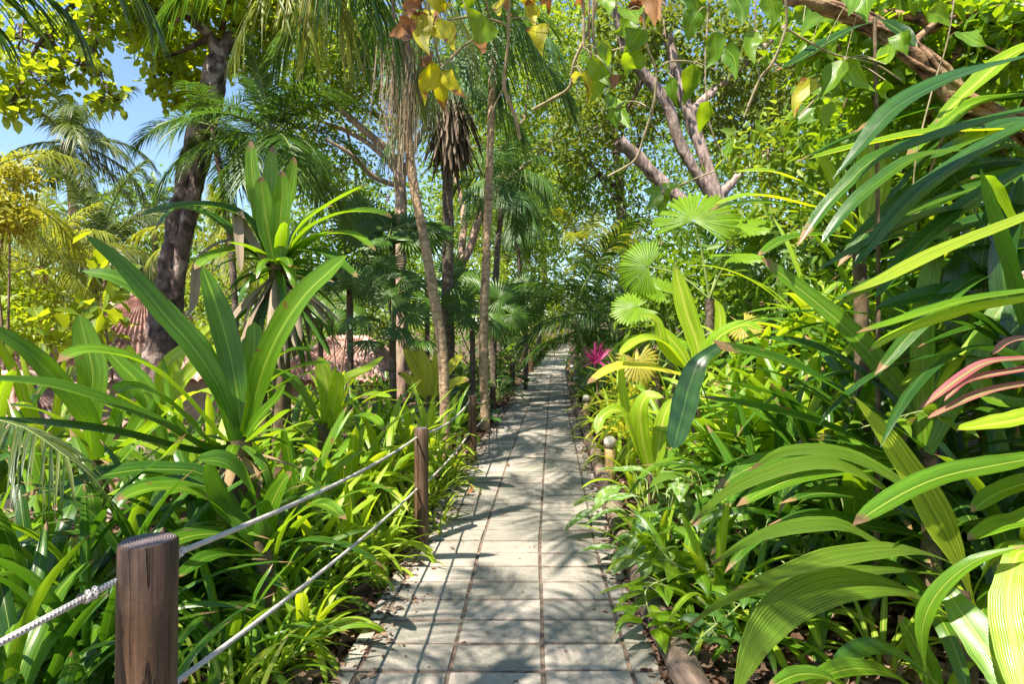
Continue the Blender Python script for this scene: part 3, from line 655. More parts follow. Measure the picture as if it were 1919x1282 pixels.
# ------------------------------------------------------------------ tiled cottages lower down on the left
M['tile'] = solid_mat('tile', (.40, .21, .16), (.62, .40, .33), 5, .85, .5, c3=(.70, .52, .44), detail=8)
M['render'] = solid_mat('render', (.42, .30, .20), (.56, .42, .30), 4, .9, .3)
def roof_face(mb, a, b, c, d, pitch=.20):
    """roof plane eave a-b, ridge d-c, laid with rows of round clay tiles as one corrugated, stepped sheet"""
    a, b, c, d = map(lambda p: np.asarray(p, float), (a, b, c, d)); nn = nrm(np.cross(b - a, d - a)); nn = nn if nn[2] > 0 else -nn
    W = np.linalg.norm(b - a); H = np.linalg.norm((d + c) / 2 - (a + b) / 2); nu = max(int(W / pitch), 2) * 8; rows = max(int(H / .34), 2)
    u = np.linspace(0, 1, nu + 1); V = []
    for k in range(rows):
        for v, lift in ((k / rows, .035), ((k + 1) / rows + .0001, .0)):
            base = (a[None] * (1 - u)[:, None] + b[None] * u[:, None]) * (1 - v) + (d[None] * (1 - u)[:, None] + c[None] * u[:, None]) * v
            V.append(base + nn * (np.abs(np.sin(u * math.pi * nu / 8)) * .085 + lift)[:, None])
    V = np.concatenate(V); kk = nu + 1; i, j = np.meshgrid(np.arange(2 * rows - 1), np.arange(nu), indexing='ij'); q = (i * kk + j).ravel()
    mb.add(V, np.stack([q, q + 1, q + kk + 1, q + kk], 1), None, np.repeat(rng(3).uniform(size=2 * rows), kk))
def cottage(apex, hw, hd, drop, lab, rot=0.0, ridge=.0, wallh=2.2):
    base = np.array([apex[0], apex[1], apex[2] - drop - wallh]); t = thing('tiled_cottage', lab, 'building', base)
    ca, sa = math.cos(rot), math.sin(rot)
    def W(x, y, z): return np.array([apex[0] + ca * x - sa * y, apex[1] + sa * x + ca * y, apex[2] + z])
    mb = MB(); A, B, C, D = W(-hw, -hd, -drop), W(hw, -hd, -drop), W(hw, hd, -drop), W(-hw, hd, -drop); L_, R_ = W(-ridge - .02, 0, 0), W(ridge + .02, 0, 0)
    roof_face(mb, A, B, R_, L_); roof_face(mb, C, D, L_, R_); roof_face(mb, B, C, R_, R_); roof_face(mb, D, A, L_, L_)
    roof = mb.build('roof', M['tile'], t, base)
    mb = MB()
    for p, q in ((A, L_), (B, R_), (C, R_), (D, L_), (L_, R_)): tube(mb, [p + UP * .09, q + UP * .10], .095, 10, 14, .04, 2, cap=True)
    o = mb.build('ridge_tiles', M['tile'], roof, base); o.location = (0, 0, 0)
    mb = MB(); q = [W(-hw + .35, -hd + .35, -drop + .1), W(hw - .35, -hd + .35, -drop + .1), W(hw - .35, hd - .35, -drop + .1), W(-hw + .35, hd - .35, -drop + .1)]
    V = np.array(q + [p - UP * (wallh + .6) for p in q]); mb.add(V, [[0, 1, 5, 4], [1, 2, 6, 5], [2, 3, 7, 6], [3, 0, 4, 7]]); mb.build('wall', M['render'], t, base, smooth=False)
cottage(P(268, 558, 15.5), 2.6, 2.6, 1.9, 'small cottage with a pink terracotta tiled hip roof behind the dark leaning trunk', .25, .1)
cottage(P(655, 640, 19.0), 1.7, 1.7, 1.1, 'distant pink tiled cottage roof glimpsed between the dead leaf skirt and the fan palms', -.2, .5)
cottage(P(-40, 718, 9.5), 1.9, 1.9, .75, 'low tiled roof showing orange at the left edge behind long strap leaves', .1, .6, 1.6)

# ------------------------------------------------------------------ big strap-leaved plants on the left, leaf by leaf
def stem_to_ground(t, top, r=.05, mat='stalk_brown', name='stem', org=None, seed=0):
    top = np.asarray(top, float); b = np.array([top[0], top[1], float(ground_z(top[0], top[1])) - .1])
    mb = MB(); mid = (top + b) / 2 + np.array([.03, .02, 0]); tube(mb, [b, mid, top], [r * 1.2, r, r * .9], 10, 12, .06, seed); mb.build(name, M[mat], t, np.array(t.location))
def hero_plant(name, lab, cat, root, leaves, mat, group=None, stem=.05, extra=None, smat='stalk_brown'):
    """root: (px,py,Z). leaves: (pts root->tip, Z0, Z1, width, {options})"""
    r = P(*root); b = np.array([r[0], r[1], float(ground_z(r[0], r[1]))]); t = thing(name, lab, cat, b, group)
    by = {}
    for k, lf in enumerate(leaves):
        pts, Z0, Z1, w = lf[:4]; o = dict(lf[4]) if len(lf) > 4 else {}
        mm = o.pop('mat', mat); o.setdefault('seed', k * 7 + 3); o.setdefault('r', float(rng(k + len(leaves)).uniform(.1, .9)))
        hero(by.setdefault(mm, MB()), pts, Z0, Z1, w, **o)
    if extra: extra(by, r)
    for i, (mm, mb) in enumerate(by.items()):
        mb.build('dead_leaves' if mm.startswith('dead') else 'foliage', M[mm], t, b)
    if stem: stem_to_ground(t, r + [0, 0, .03], stem, smat)
    return t

def exA(by, r):
    rosette(by['brom'], r, 7, .42, .075, (35, -10), (50, 90), 'strap', .3, 6, 11, spread=.05)
    rosette(by.setdefault('dead', MB()), r - UP * .06, 14, .35, .05, (0, -50), (40, 60), 'strap', .5, 4, 12, spread=.06, wave=.2)
hero_plant('giant_bromeliad', 'giant bromeliad with two tall upright green leaves and a dead leaf base', 'bromeliad', (446, 832, 3.7), [
    ([(449, 800), (449, 769), (433, 671), (409, 581), (379, 498)], 3.7, 3.75, 46, dict(r=.35)),
    ([(462, 815), (470, 782), (496, 685), (533, 608), (577, 547), (620, 507), (651, 478)], 3.7, 3.35, 46, dict(r=.9, prof='oval', cup=.3)),
    ([(444, 830), (413, 732), (362, 651), (315, 598), (268, 541), (218, 487), (161, 440)], 3.7, 3.2, 38, dict(mat='brom_dark', r=.5)),
    ([(420, 720), (379, 651), (342, 618), (285, 561), (218, 520), (154, 508)], 3.8, 3.5, 34, dict(mat='brom_dark')),
    ([(456, 790), (463, 732), (476, 660), (477, 603)], 3.85, 3.9, 40, dict(r=.4, prof='oval')),
    ([(425, 830), (399, 805), (335, 732), (268, 682), (201, 661), (144, 661), (108, 680)], 3.7, 2.9, 36, dict(face=(.3, 1), mat='strap_mid', r=.9)),
    ([(420, 842), (386, 826), (335, 772), (285, 735), (241, 725), (206, 742)], 3.65, 3.1, 36, dict(face=(.3, 1), mat='strap_mid', r=.8)),
    ([(430, 850), (379, 839), (302, 796), (201, 755), (100, 725), (0, 713), (-60, 712)], 3.6, 2.6, 34, dict(face=(.35, 1), mat='brom_dark')),
    ([(425, 856), (335, 842), (285, 829), (201, 809), (100, 796), (0, 791), (-80, 795)], 3.55, 2.5, 26, dict(face=(.35, 1), mat='strap_dark')),
    ([(462, 820), (480, 790), (520, 745), (536, 720)], 3.6, 3.4, 20, dict(r=.6)),
    ([(466, 828), (500, 800), (540, 770), (560, 768)], 3.6, 3.2, 22, dict(face=(.3, 1))),
], 'brom', None, .07, exA)

hero_plant('strap_leaf_plant', 'plant with a broad upright oval leaf and long arching leaves before the tiled roof', 'plant', (175, 850, 4.3), [
    ([(178, 850), (171, 782), (174, 698), (161, 640), (149, 588)], 4.3, 4.3, 48, dict(prof='oval', r=.95, cup=.2)),
    ([(180, 860), (171, 799), (141, 752), (101, 708), (50, 658), (-25, 608)], 4.2, 3.6, 38, dict(mat='brom_dark', r=.5)),
    ([(215, 860), (275, 770), (262, 722), (228, 685), (196, 650)], 4.4, 4.3, 38, dict(r=.9)),
    ([(190, 850), (230, 760), (250, 700), (262, 660)], 4.5, 4.5, 24, dict(r=.9)),
    ([(170, 860), (120, 800), (75, 770), (20, 760)], 4.1, 3.5, 34, dict(face=(.35, 1))),
    ([(200, 860), (285, 800), (295, 760), (268, 735)], 4.3, 3.9, 34, dict(face=(.35, 1))),
    ([(165, 870), (110, 860), (40, 850), (-20, 870)], 4.1, 3.2, 30, dict(mat='strap_dark', face=(.3, 1))),
], 'brom', None, .06)
hero_plant('strap_leaf_plant', 'bright lime plant with narrow leaves fanning right before the dark leaning trunk', 'plant', (300, 770, 5.2), [
    ([(298, 770), (310, 690), (352, 650), (401, 605)], 5.2, 5.1, 24, dict(r=.9)),
    ([(305, 775), (339, 718), (375, 680), (416, 645)], 5.2, 5.0, 30, dict(r=.9)),
    ([(300, 770), (325, 700), (345, 655), (352, 640)], 5.3, 5.3, 18, dict(r=.7)),
    ([(290, 775), (255, 700), (245, 660), (240, 645)], 5.3, 5.2, 22, dict(r=.8)),
    ([(308, 780), (360, 740), (400, 735), (440, 760)], 5.1, 4.6, 26, dict(face=(.3, 1))),
], 'strap_bright', None, .05)
hero_plant('strap_leaf_plant', 'lime green clump of upright leaves just right of the giant bromeliad', 'plant', (605, 800, 5.0), [
    ([(608, 800), (614, 740), (607, 700), (598, 668)], 5.0, 5.0, 32, dict(r=.9, prof='oval')),
    ([(612, 800), (626, 760), (634, 720), (632, 695)], 5.0, 4.9, 26, dict(r=.9, prof='oval')),
    ([(600, 800), (585, 779), (543, 745), (496, 718)], 5.0, 4.6, 20, dict(face=(.3, 1), mat='strap_mid')),
    ([(600, 800), (560, 730), (520, 700), (496, 708)], 5.1, 4.9, 20, dict(face=(.3, 1), mat='strap_mid')),
    ([(618, 800), (650, 760), (690, 740), (735, 745)], 5.0, 4.6, 20, dict(face=(.4, 1))),
    ([(618, 805), (660, 780), (700, 785), (722, 810)], 5.0, 4.5, 22, dict(face=(.3, 1), mat='strap_mid')),
    ([(606, 800), (640, 720), (690, 690), (720, 668)], 5.1, 5.0, 18, dict(r=.8)),
    ([(600, 805), (575, 800), (540, 815), (515, 850)], 5.0, 4.5, 22, dict(face=(.3, 1))),
], 'strap_bright', None, .05)
hero_plant('strap_leaf_plant', 'arching pale green leaves lying over the dead base of the tall stalked dracaena', 'plant', (490, 730, 5.0), [
    ([(478, 735), (520, 672), (560, 655), (590, 660)], 5.0, 4.7, 24, dict(face=(.35, 1))),
    ([(480, 740), (530, 700), (580, 684), (626, 682)], 5.0, 4.6, 22, dict(face=(.35, 1))),
    ([(485, 745), (540, 715), (570, 702), (600, 694)], 5.0, 4.6, 18, dict(face=(.4, 1))),
], 'strap_mid', None, .04)

# the dracaena on its stalk with a skirt of dead leaves
def exD(by, r):
    g = rng(4)
    rosette(by['strap_mid'], r, 20, .62, .085, (55, 5), (40, 85), 'strap', .3, 6, 21, spread=.05)
    rosette(by['strap_dark'], r - UP * .05, 12, .6, .075, (10, -30), (50, 60), 'strap', .3, 6, 22, spread=.06)
    rosette(by.setdefault('dead_grey', MB()), r - UP * .12, 34, .72, .07, (-30, -72), (45, 20), 'strap', .6, 4, 23, spread=.07, wave=.15)
    rosette(by['strap_dark'], r - UP * .2, 18, .8, .06, (-40, -72), (40, 20), 'strap', .5, 4, 24, spread=.09, wave=.15)
hero_plant('stalked_dracaena', 'tall dracaena on a stalk, spiky green crown above a hanging skirt of dead leaves', 'dracaena', (520, 495, 5.4), [
    ([(518, 490), (512, 400), (508, 330), (512, 272)], 5.4, 5.4, 32, dict(r=.8)),
    ([(508, 490), (488, 400), (474, 330), (470, 262)], 5.4, 5.5, 30, dict(r=.6)),
    ([(524, 490), (532, 400), (545, 340), (552, 292)], 5.4, 5.3, 26, dict(r=.7)),
    ([(514, 490), (500, 420), (492, 360), (490, 330)], 5.3, 5.2, 34, dict(r=.9)),
    ([(526, 495), (525, 420), (530, 360), (528, 318)], 5.3, 5.2, 34, dict(r=.8)),
    ([(505, 495), (470, 420), (420, 390), (340, 388), (245, 408)], 5.4, 4.9, 24, dict(face=(.35, 1), mat='strap_dark')),
    ([(505, 500), (440, 440), (380, 400), (330, 392), (290, 432)], 5.4, 5.2, 20, dict(face=(.3, 1), mat='strap_dark')),
    ([(505, 500), (450, 450), (380, 480), (360, 580), (330, 600)], 5.4, 5.2, 12, dict(face=(.4, 1), mat='dead_grey')),
    ([(500, 495), (455, 420), (446, 400), (448, 440), (452, 510)], 5.3, 5.1, 18, dict(mat='dead_grey')),
    ([(530, 495), (560, 430), (600, 395), (660, 360), (690, 345)], 5.4, 5.2, 24, dict(face=(.4, 1))),
    ([(532, 498), (580, 430), (640, 400), (700, 398), (735, 408)], 5.4, 5.0, 26, dict(face=(.4, 1))),
    ([(534, 500), (600, 445), (660, 440), (705, 470)], 5.4, 5.0, 22, dict(face=(.3, 1))),
    ([(530, 500), (560, 470), (620, 480), (670, 520)], 5.4, 5.0, 22, dict(face=(.3, 1), mat='strap_dark')),
    ([(510, 500), (450, 470), (400, 480), (365, 505)], 5.4, 5.0, 22, dict(face=(.3, 1))),
    ([(536, 490), (570, 440), (590, 400), (625, 385)], 5.5, 5.5, 18, dict(face=(.4, 1))),
], 'strap_mid', None, .075, exD)

# ------------------------------------------------------------------ big plants on the right, leaf by leaf
hero_plant('palm_grass', 'big clump with broad finely ribbed arching leaves in the lower right, nearest the camera', 'plant', (1800, 1130, 2.7), [
    ([(1790, 1165), (1760, 1148), (1713, 1115), (1647, 1098), (1563, 1102), (1480, 1138), (1430, 1188), (1403, 1238), (1372, 1320)], 2.6, 2.05, 80, dict(face=(.75, .8), prof='lance', cup=.18, r=.45)),
    ([(1810, 1080), (1793, 1062), (1747, 1042), (1680, 1032), (1580, 1045), (1480, 1072), (1371, 1108)], 2.6, 2.2, 46, dict(face=(.5, 1), prof='lance', r=.8)),
    ([(1790, 1090), (1720, 1055), (1633, 1015), (1580, 988), (1513, 988), (1413, 1012), (1328, 1063)], 2.75, 2.5, 36, dict(face=(.45, 1), prof='lance', r=.3)),
    ([(1800, 1060), (1720, 980), (1663, 922), (1580, 878), (1513, 873), (1430, 895), (1347, 935), (1292, 990)], 2.8, 2.5, 36, dict(face=(.5, 1), prof='lance', r=.6)),
    ([(1790, 1080), (1660, 1070), (1540, 1085), (1427, 1102), (1380, 1118), (1330, 1145), (1286, 1180)], 2.7, 2.5, 34, dict(face=(.4, 1), prof='lance', r=.3)),
    ([(1830, 1150), (1800, 1062), (1750, 965), (1685, 860), (1640, 795), (1598, 740)], 2.75, 2.55, 60, dict(mat='ribbed_yel', prof='lance', r=.8, cup=.3)),
    ([(1795, 1070), (1740, 990), (1640, 940), (1540, 925), (1460, 945)], 2.9, 2.8, 40, dict(face=(.4, 1), prof='lance', r=.2, mat='strap_dark')),
    ([(1795, 1075), (1730, 1010), (1620, 985), (1520, 965), (1440, 985)], 2.85, 2.75, 34, dict(face=(.4, 1), prof='lance', r=.2, mat='strap_dark')),
    ([(1800, 1070), (1730, 950), (1640, 880), (1560, 850), (1470, 850), (1400, 885)], 2.9, 2.75, 44, dict(face=(.5, 1), prof='lance', r=.3)),
    ([(1820, 1130), (1835, 1095), (1870, 1045), (1913, 1028), (1990, 1030)], 2.6, 2.3, 34, dict(face=(.4, 1), prof='lance', mat='strap_mid')),
    ([(1740, 1290), (1733, 1250), (1730, 1172), (1763, 1105), (1830, 1052), (1925, 1022)], 2.35, 2.2, 30, dict(face=(.5, 1), prof='lance', mat='strap_mid')),
], 'ribbed', None, .05)
hero_plant('screw_pine', 'plant with broad glossy toothed leaves drooping in the lower right corner', 'plant', (1880, 1080, 2.3), [
    ([(1940, 1040), (1913, 1033), (1897, 1072), (1890, 1138), (1903, 1215), (1925, 1330)], 2.3, 2.0, 66, dict(r=.9, prof='oval', face=(.9, .4), mat='strap_bright')),
    ([(1760, 1100), (1773, 1106), (1807, 1155), (1863, 1238), (1900, 1310)], 2.4, 2.1, 66, dict(r=.7, prof='oval', face=(.9, .4))),
    ([(1740, 1320), (1680, 1270), (1620, 1254), (1560, 1262), (1500, 1290)], 2.2, 1.9, 44, dict(face=(.4, 1), mat='strap_mid', r=.6)),
    ([(1790, 1320), (1740, 1270), (1680, 1228), (1625, 1216), (1560, 1244)], 2.3, 2.1, 44, dict(face=(.4, 1), mat='glossy')),
    ([(1760, 1310), (1745, 1270), (1715, 1205), (1683, 1154)], 2.5, 2.5, 40, dict(r=.5)),
    ([(1640, 1330), (1560, 1275), (1500, 1265), (1440, 1290)], 2.0, 1.8, 36, dict(face=(.4, 1))),
    ([(1990, 940), (1919, 975), (1870, 985), (1813, 1012)], 2.3, 2.3, 36, dict(face=(.5, 1))),
], 'strap_mid', None, .025)
hero_plant('screw_pine', 'plant at the right edge with long toothed lime leaves reaching left over dark straps', 'plant', (2010, 620, 2.6), [
    ([(1990, 380), (1919, 408), (1840, 440), (1783, 463), (1716, 494), (1649, 527), (1585, 552)], 2.5, 2.3, 32, dict(face=(.5, 1), mat='ribbed_yel', r=.9)),
    ([(2000, 535), (1919, 547), (1817, 562), (1750, 581), (1683, 602), (1605, 624)], 2.5, 2.3, 26, dict(face=(.4, 1), mat='strap_mid', r=.8)),
    ([(2000, 545), (1900, 565), (1817, 580), (1733, 607), (1666, 634), (1628, 660)], 2.5, 2.35, 26, dict(face=(.6, .9), mat='strap_bright', r=.6)),
    ([(2010, 850), (1925, 862), (1863, 873), (1780, 890), (1713, 915), (1647, 952), (1598, 986)], 2.3, 2.1, 46, dict(face=(.5, 1), mat='strap_mid', r=.4)),
    ([(2010, 760), (1919, 785), (1850, 797), (1795, 806)], 2.4, 2.4, 36, dict(face=(.5, 1), mat='strap_bright', r=.9)),
    ([(2010, 890), (1925, 905), (1860, 930), (1820, 960)], 2.3, 2.3, 36, dict(face=(.5, 1), mat='strap_mid')),
], 'strap_mid', None, .025)
hero_plant('cordyline', 'cordyline with pink edged arching leaves at the right edge', 'cordyline', (2000, 720, 2.5), [
    ([(2000, 668), (1919, 672), (1850, 680), (1800, 708), (1755, 742), (1719, 770)], 2.5, 2.4, 17, dict(face=(.5, 1), r=.3)),
    ([(2000, 680), (1919, 692), (1817, 712), (1785, 735), (1770, 752)], 2.5, 2.4, 15, dict(face=(.6, .8), r=.1)),
    ([(2000, 705), (1919, 720), (1850, 734), (1783, 762), (1738, 785)], 2.5, 2.4, 17, dict(face=(.5, 1), r=.6)),
    ([(2000, 690), (1940, 640), (1890, 640), (1860, 665)], 2.5, 2.5, 14, dict(face=(.5, 1), r=.8)),
], 'pink', None, .015)
hero_plant('spider_lily', 'large dark green strap plant whose broken leaf folds down beside the path on the right', 'plant', (1740, 850, 3.2), [
    ([(1735, 850), (1716, 828), (1615, 759), (1515, 700), (1431, 667), (1347, 652)], 3.2, 2.85, 36, dict(face=(.55, 1), prof='box', mat='strap_dark', r=.6)),
    ([(1348, 651), (1313, 677), (1293, 722), (1281, 770), (1262, 842)], 2.85, 2.75, 46, dict(face=(.9, .5), mat='glossy', prof='oval', r=.4)),
    ([(1735, 855), (1642, 843), (1582, 812), (1498, 782), (1397, 759), (1312, 744)], 3.2, 2.9, 28, dict(face=(.5, 1), mat='strap_dark')),
    ([(1735, 840), (1716, 765), (1649, 685), (1599, 628), (1535, 571), (1468, 517), (1426, 482)], 3.2, 3.1, 38, dict(r=.7)),
    ([(1735, 840), (1730, 749), (1730, 631), (1740, 531), (1763, 450), (1775, 405)], 3.15, 3.1, 38, dict(r=.95)),
    ([(1735, 850), (1690, 770), (1600, 690), (1520, 650), (1430, 632)], 3.3, 3.2, 26, dict(face=(.5, 1), mat='glossy')),
    ([(1735, 850), (1700, 760), (1620, 660), (1560, 600)], 3.3, 3.2, 30, dict(r=.5)),
    ([(1740, 850), (1760, 760), (1800, 640), (1870, 520)], 3.2, 3.2, 30, dict(r=.8)),
    ([(1740, 850), (1790, 760), (1850, 690), (1930, 610)], 3.1, 3.0, 28, dict(mat='strap_mid')),
    ([(1730, 870), (1620, 850), (1500, 850), (1400, 880), (1340, 920)], 3.2, 3.0, 34, dict(face=(.5, 1))),
    ([(1730, 870), (1600, 880), (1480, 900), (1380, 950)], 3.2, 3.0, 34, dict(face=(.5, 1))),
], 'strap_mid', None, .05)
def exT(by, r):
    rosette(by['glossy'], r, 26, 1.3, .085, (75, 20), (30, 80), 'strap', .25, 6, 31, spread=.1)
hero_plant('crinum_lily', 'tall dark glossy strap plant on the right with leaves pointing down left across the shrubs', 'plant', (1960, 700, 3.0), [
    ([(1990, 80), (1919, 106), (1817, 134), (1750, 161), (1683, 198), (1645, 235), (1600, 290), (1561, 336)], 2.7, 2.6, 44, dict(prof='lance', face=(.6, .9), r=.4)),
    ([(1990, 190), (1919, 207), (1817, 235), (1733, 262), (1632, 302), (1599, 335), (1548, 386), (1494, 462)], 2.8, 2.7, 30, dict(face=(.6, .9), r=.6, mat='strap_dark')),
    ([(1990, 210), (1919, 235), (1817, 292), (1733, 352), (1666, 419), (1600, 500)], 2.9, 2.8, 34, dict(face=(.6, .9), r=.5)),
    ([(1990, 280), (1880, 340), (1790, 400), (1700, 480), (1640, 560)], 2.9, 2.9, 32, dict(face=(.6, .9))),
    ([(1800, 280), (1716, 295), (1640, 345), (1590, 390), (1540, 455)], 3.0, 2.9, 26, dict(face=(.6, .9))),
    ([(1960, 700), (1900, 600), (1880, 480), (1915, 330)], 3.0, 3.0, 44, dict(r=.2)),
    ([(1950, 700), (1860, 620), (1840, 500), (1870, 350)], 3.1, 3.1, 36, dict(r=.4, mat='strap_dark')),
    ([(1950, 700), (1810, 640), (1790, 520), (1840, 420)], 3.2, 3.2, 36, dict(r=.3)),
    ([(1960, 720), (1900, 680), (1910, 580), (1990, 470)], 2.9, 2.9, 40, dict(r=.3)),
    ([(1950, 760), (1850, 740), (1840, 640), (1930, 500)], 3.0, 3.0, 34, dict(mat='strap_mid')),
    ([(1900, 560), (1800, 480), (1690, 440), (1590, 480)], 3.1, 3.0, 28, dict(face=(.5, 1))),
    ([(1900, 420), (1860, 345), (1840, 330), (1820, 335)], 2.7, 2.6, 24, dict(face=(.4, 1), mat='strap_mid')),
], 'glossy', None, .04, exT)
hero_plant('strap_leaf_plant', 'pale green arching leaves at mid height on the right, above the bright fan palm', 'plant', (1610, 440, 4.2), [
    ([(1610, 440), (1599, 403), (1515, 352), (1448, 322), (1372, 322)], 4.2, 3.9, 20, dict(face=(.5, 1))),
    ([(1610, 445), (1570, 410), (1515, 386), (1414, 366), (1338, 384)], 4.2, 3.8, 24, dict(face=(.4, 1))),
    ([(1612, 450), (1565, 419), (1481, 386), (1381, 381), (1330, 395)], 4.2, 3.8, 22, dict(face=(.4, 1), mat='strap_mid')),
    ([(1620, 440), (1629, 369), (1632, 280), (1628, 205)], 4.2, 4.2, 46, dict(r=.8, prof='oval')),
    ([(1625, 440), (1652, 360), (1658, 290), (1655, 240)], 4.3, 4.3, 28, dict(r=.9)),
    ([(1612, 450), (1540, 440), (1470, 450), (1420, 480)], 4.1, 3.8, 26, dict(face=(.4, 1), mat='strap_mid')),
    ([(1600, 440), (1560, 330), (1530, 290), (1510, 270)], 4.3, 4.3, 20, dict(r=.8)),
], 'strap_bright', None, .05)
hero_plant('dark_lance_plant', 'single dark lance shaped leaf hanging from a thin stem under the thick vine branch', 'plant', (1640, 45, 3.3), [
    ([(1640, 40), (1600, 52), (1550, 80), (1500, 110), (1452, 133)], 3.3, 3.2, 28, dict(prof='lance', face=(.6, .9))),
    ([(1640, 30), (1690, 60), (1720, 90)], 3.3, 3.2, 24, dict(prof='lance', face=(.6, .9))),
], 'strap_dark', None, .012)
hero_plant('strap_leaf_plant', 'clump with one tall bright upright leaf beside the yellow fan palm right of the path', 'plant', (1300, 690, 5.4), [
    ([(1312, 700), (1308, 650), (1285, 580), (1265, 498)], 5.2, 5.2, 36, dict(r=.9)),
    ([(1305, 700), (1250, 660), (1230, 600), (1200, 590)], 5.3, 5.2, 18, dict(r=.7)),
    ([(1300, 700), (1270, 650), (1220, 600)], 5.3, 5.3, 18, dict(r=.8)),
    ([(1295, 700), (1240, 640), (1195, 640), (1160, 665)], 5.3, 5.0, 20, dict(face=(.4, 1), r=.8)),
    ([(1310, 700), (1340, 640), (1390, 610), (1430, 620)], 5.3, 5.1, 22, dict(face=(.4, 1))),
    ([(1312, 700), (1345, 650), (1350, 590), (1340, 560)], 5.4, 5.4, 22, dict(r=.9)),
    ([(1290, 705), (1210, 690), (1150, 690), (1100, 720)], 5.2, 4.9, 20, dict(face=(.4, 1), mat='strap_yellow')),
], 'strap_bright', None, .04)
hero_plant('strap_leaf_plant', 'bright plant with a bent over lime leaf next to the lamp, right of the path', 'plant', (1215, 880, 5.0), [
    ([(1220, 890), (1205, 830), (1200, 770), (1215, 742), (1245, 745)], 5.0, 4.8, 30, dict(r=.9)),
    ([(1225, 890), (1235, 830), (1245, 780), (1262, 745)], 5.0, 5.0, 28, dict(r=.8)),
    ([(1210, 890), (1190, 820), (1165, 770), (1130, 780), (1118, 815)], 5.0, 4.7, 20, dict(face=(.5, 1))),
    ([(1228, 890), (1262, 830), (1280, 800)], 5.0, 5.0, 26, dict(r=.7, mat='strap_mid')),
    ([(1215, 890), (1175, 770), (1165, 700), (1170, 660)], 5.1, 5.1, 16, dict(r=.8)),
], 'strap_bright', None, .03)

# leaf at the far left edge: feathery grey palm leaf tips coming in from outside the frame
t = thing('feather_palm', 'low feather palm reaching in at the left edge with thin grey green leaflets', 'palm', G(-160, 2.9))
mb = MB(); frond(mb, [P(-170, 860, 2.9), P(-60, 790, 2.7), P(40, 800, 2.5), P(130, 860, 2.35)], 54, .30, .011, 5, .5, 3, .006, (60, 25), .2)
mb.build('frond', [M['coco'], M['stalk']], t, np.array(t.location))
stem_to_ground(t, P(-170, 880, 2.8), .06)

# upright vase bromeliad beyond the third post
hero_plant('vase_bromeliad', 'upright vase shaped yellow green bromeliad under the leaning ringed palm trunk', 'bromeliad', (805, 745, 9.8), [
    ([(800, 745), (790, 710), (775, 680), (757, 642)], 9.8, 9.8, 24, dict(r=.5)),
    ([(803, 745), (800, 700), (792, 670), (780, 648)], 9.8, 9.8, 22, dict(r=.9)),
    ([(810, 745), (830, 710), (852, 680), (874, 660)], 9.8, 9.6, 18, dict(r=.5)),
    ([(808, 745), (840, 725), (860, 715), (880, 712)], 9.8, 9.5, 18, dict(r=.3)),
    ([(800, 745), (775, 720), (758, 705), (745, 700)], 9.8, 9.6, 16, dict(r=.5)),
    ([(806, 745), (815, 700), (818, 675), (815, 655)], 9.9, 9.9, 18, dict(r=.8)),
], 'strap_yellow', None, .04)

def exU(by, r):
    g = rng(57)
    for k in range(30):
        y0 = g.uniform(60, 640); x0 = g.uniform(1880, 2040); L = g.uniform(240, 460); a = R(g.uniform(8, 48)); sag = g.uniform(.1, .35) * L
        tip = (x0 - L * math.cos(a), y0 + L * math.sin(a) * .7); m1 = (x0 - L * .35 * math.cos(a), y0 + L * .12 * math.sin(a) - .15 * sag); m2 = (x0 - L * .7 * math.cos(a), y0 + L * .4 * math.sin(a) - .1 * sag)
        Z = g.uniform(2.9, 4.0); mm = ['glossy', 'strap_dark', 'strap_mid', 'strap_dark', 'strap_bright'][k % 5]
        hero(by.setdefault(mm, MB()), [(x0 + 60, y0 - 10), m1, m2, tip], Z + .1, Z - .1, g.uniform(22, 38), (.55, .9), 'strap', .25, float(g.uniform()), (g.normal(0, 15), g.normal(0, 25)), 18, .06, k)
hero_plant('crinum_lily', 'large strap plant beyond the right frame edge filling the upper right with long drooping leaves', 'plant', (2010, 420, 3.5), [
    ([(2000, 320), (1880, 300), (1760, 330), (1640, 420), (1570, 500)], 3.6, 3.4, 34, dict(face=(.55, .9), mat='strap_dark')),
    ([(2000, 420), (1860, 410), (1740, 450), (1640, 540)], 3.5, 3.3, 34, dict(face=(.55, .9)))], 'strap_mid', None, .045, exU)

# ------------------------------------------------------------------ clumps grown from the soil
def clump(name, lab, cat, px, Z, n, L, w, mat, el=(85, 25), bend=(40, 120), group=None, seed=0, dz=0.0, **k):
    b = G(px, Z); mb = MB()
    rosette(mb, b + UP * (dz + .01), n, L, w, el, bend, seed=seed, **k)
    if dz > .12: tube(mb, [b - UP * .1, b + UP * dz], .03, 8, 4)
    return tag(mb.build(name, M[mat], origin=b), lab, cat, group)

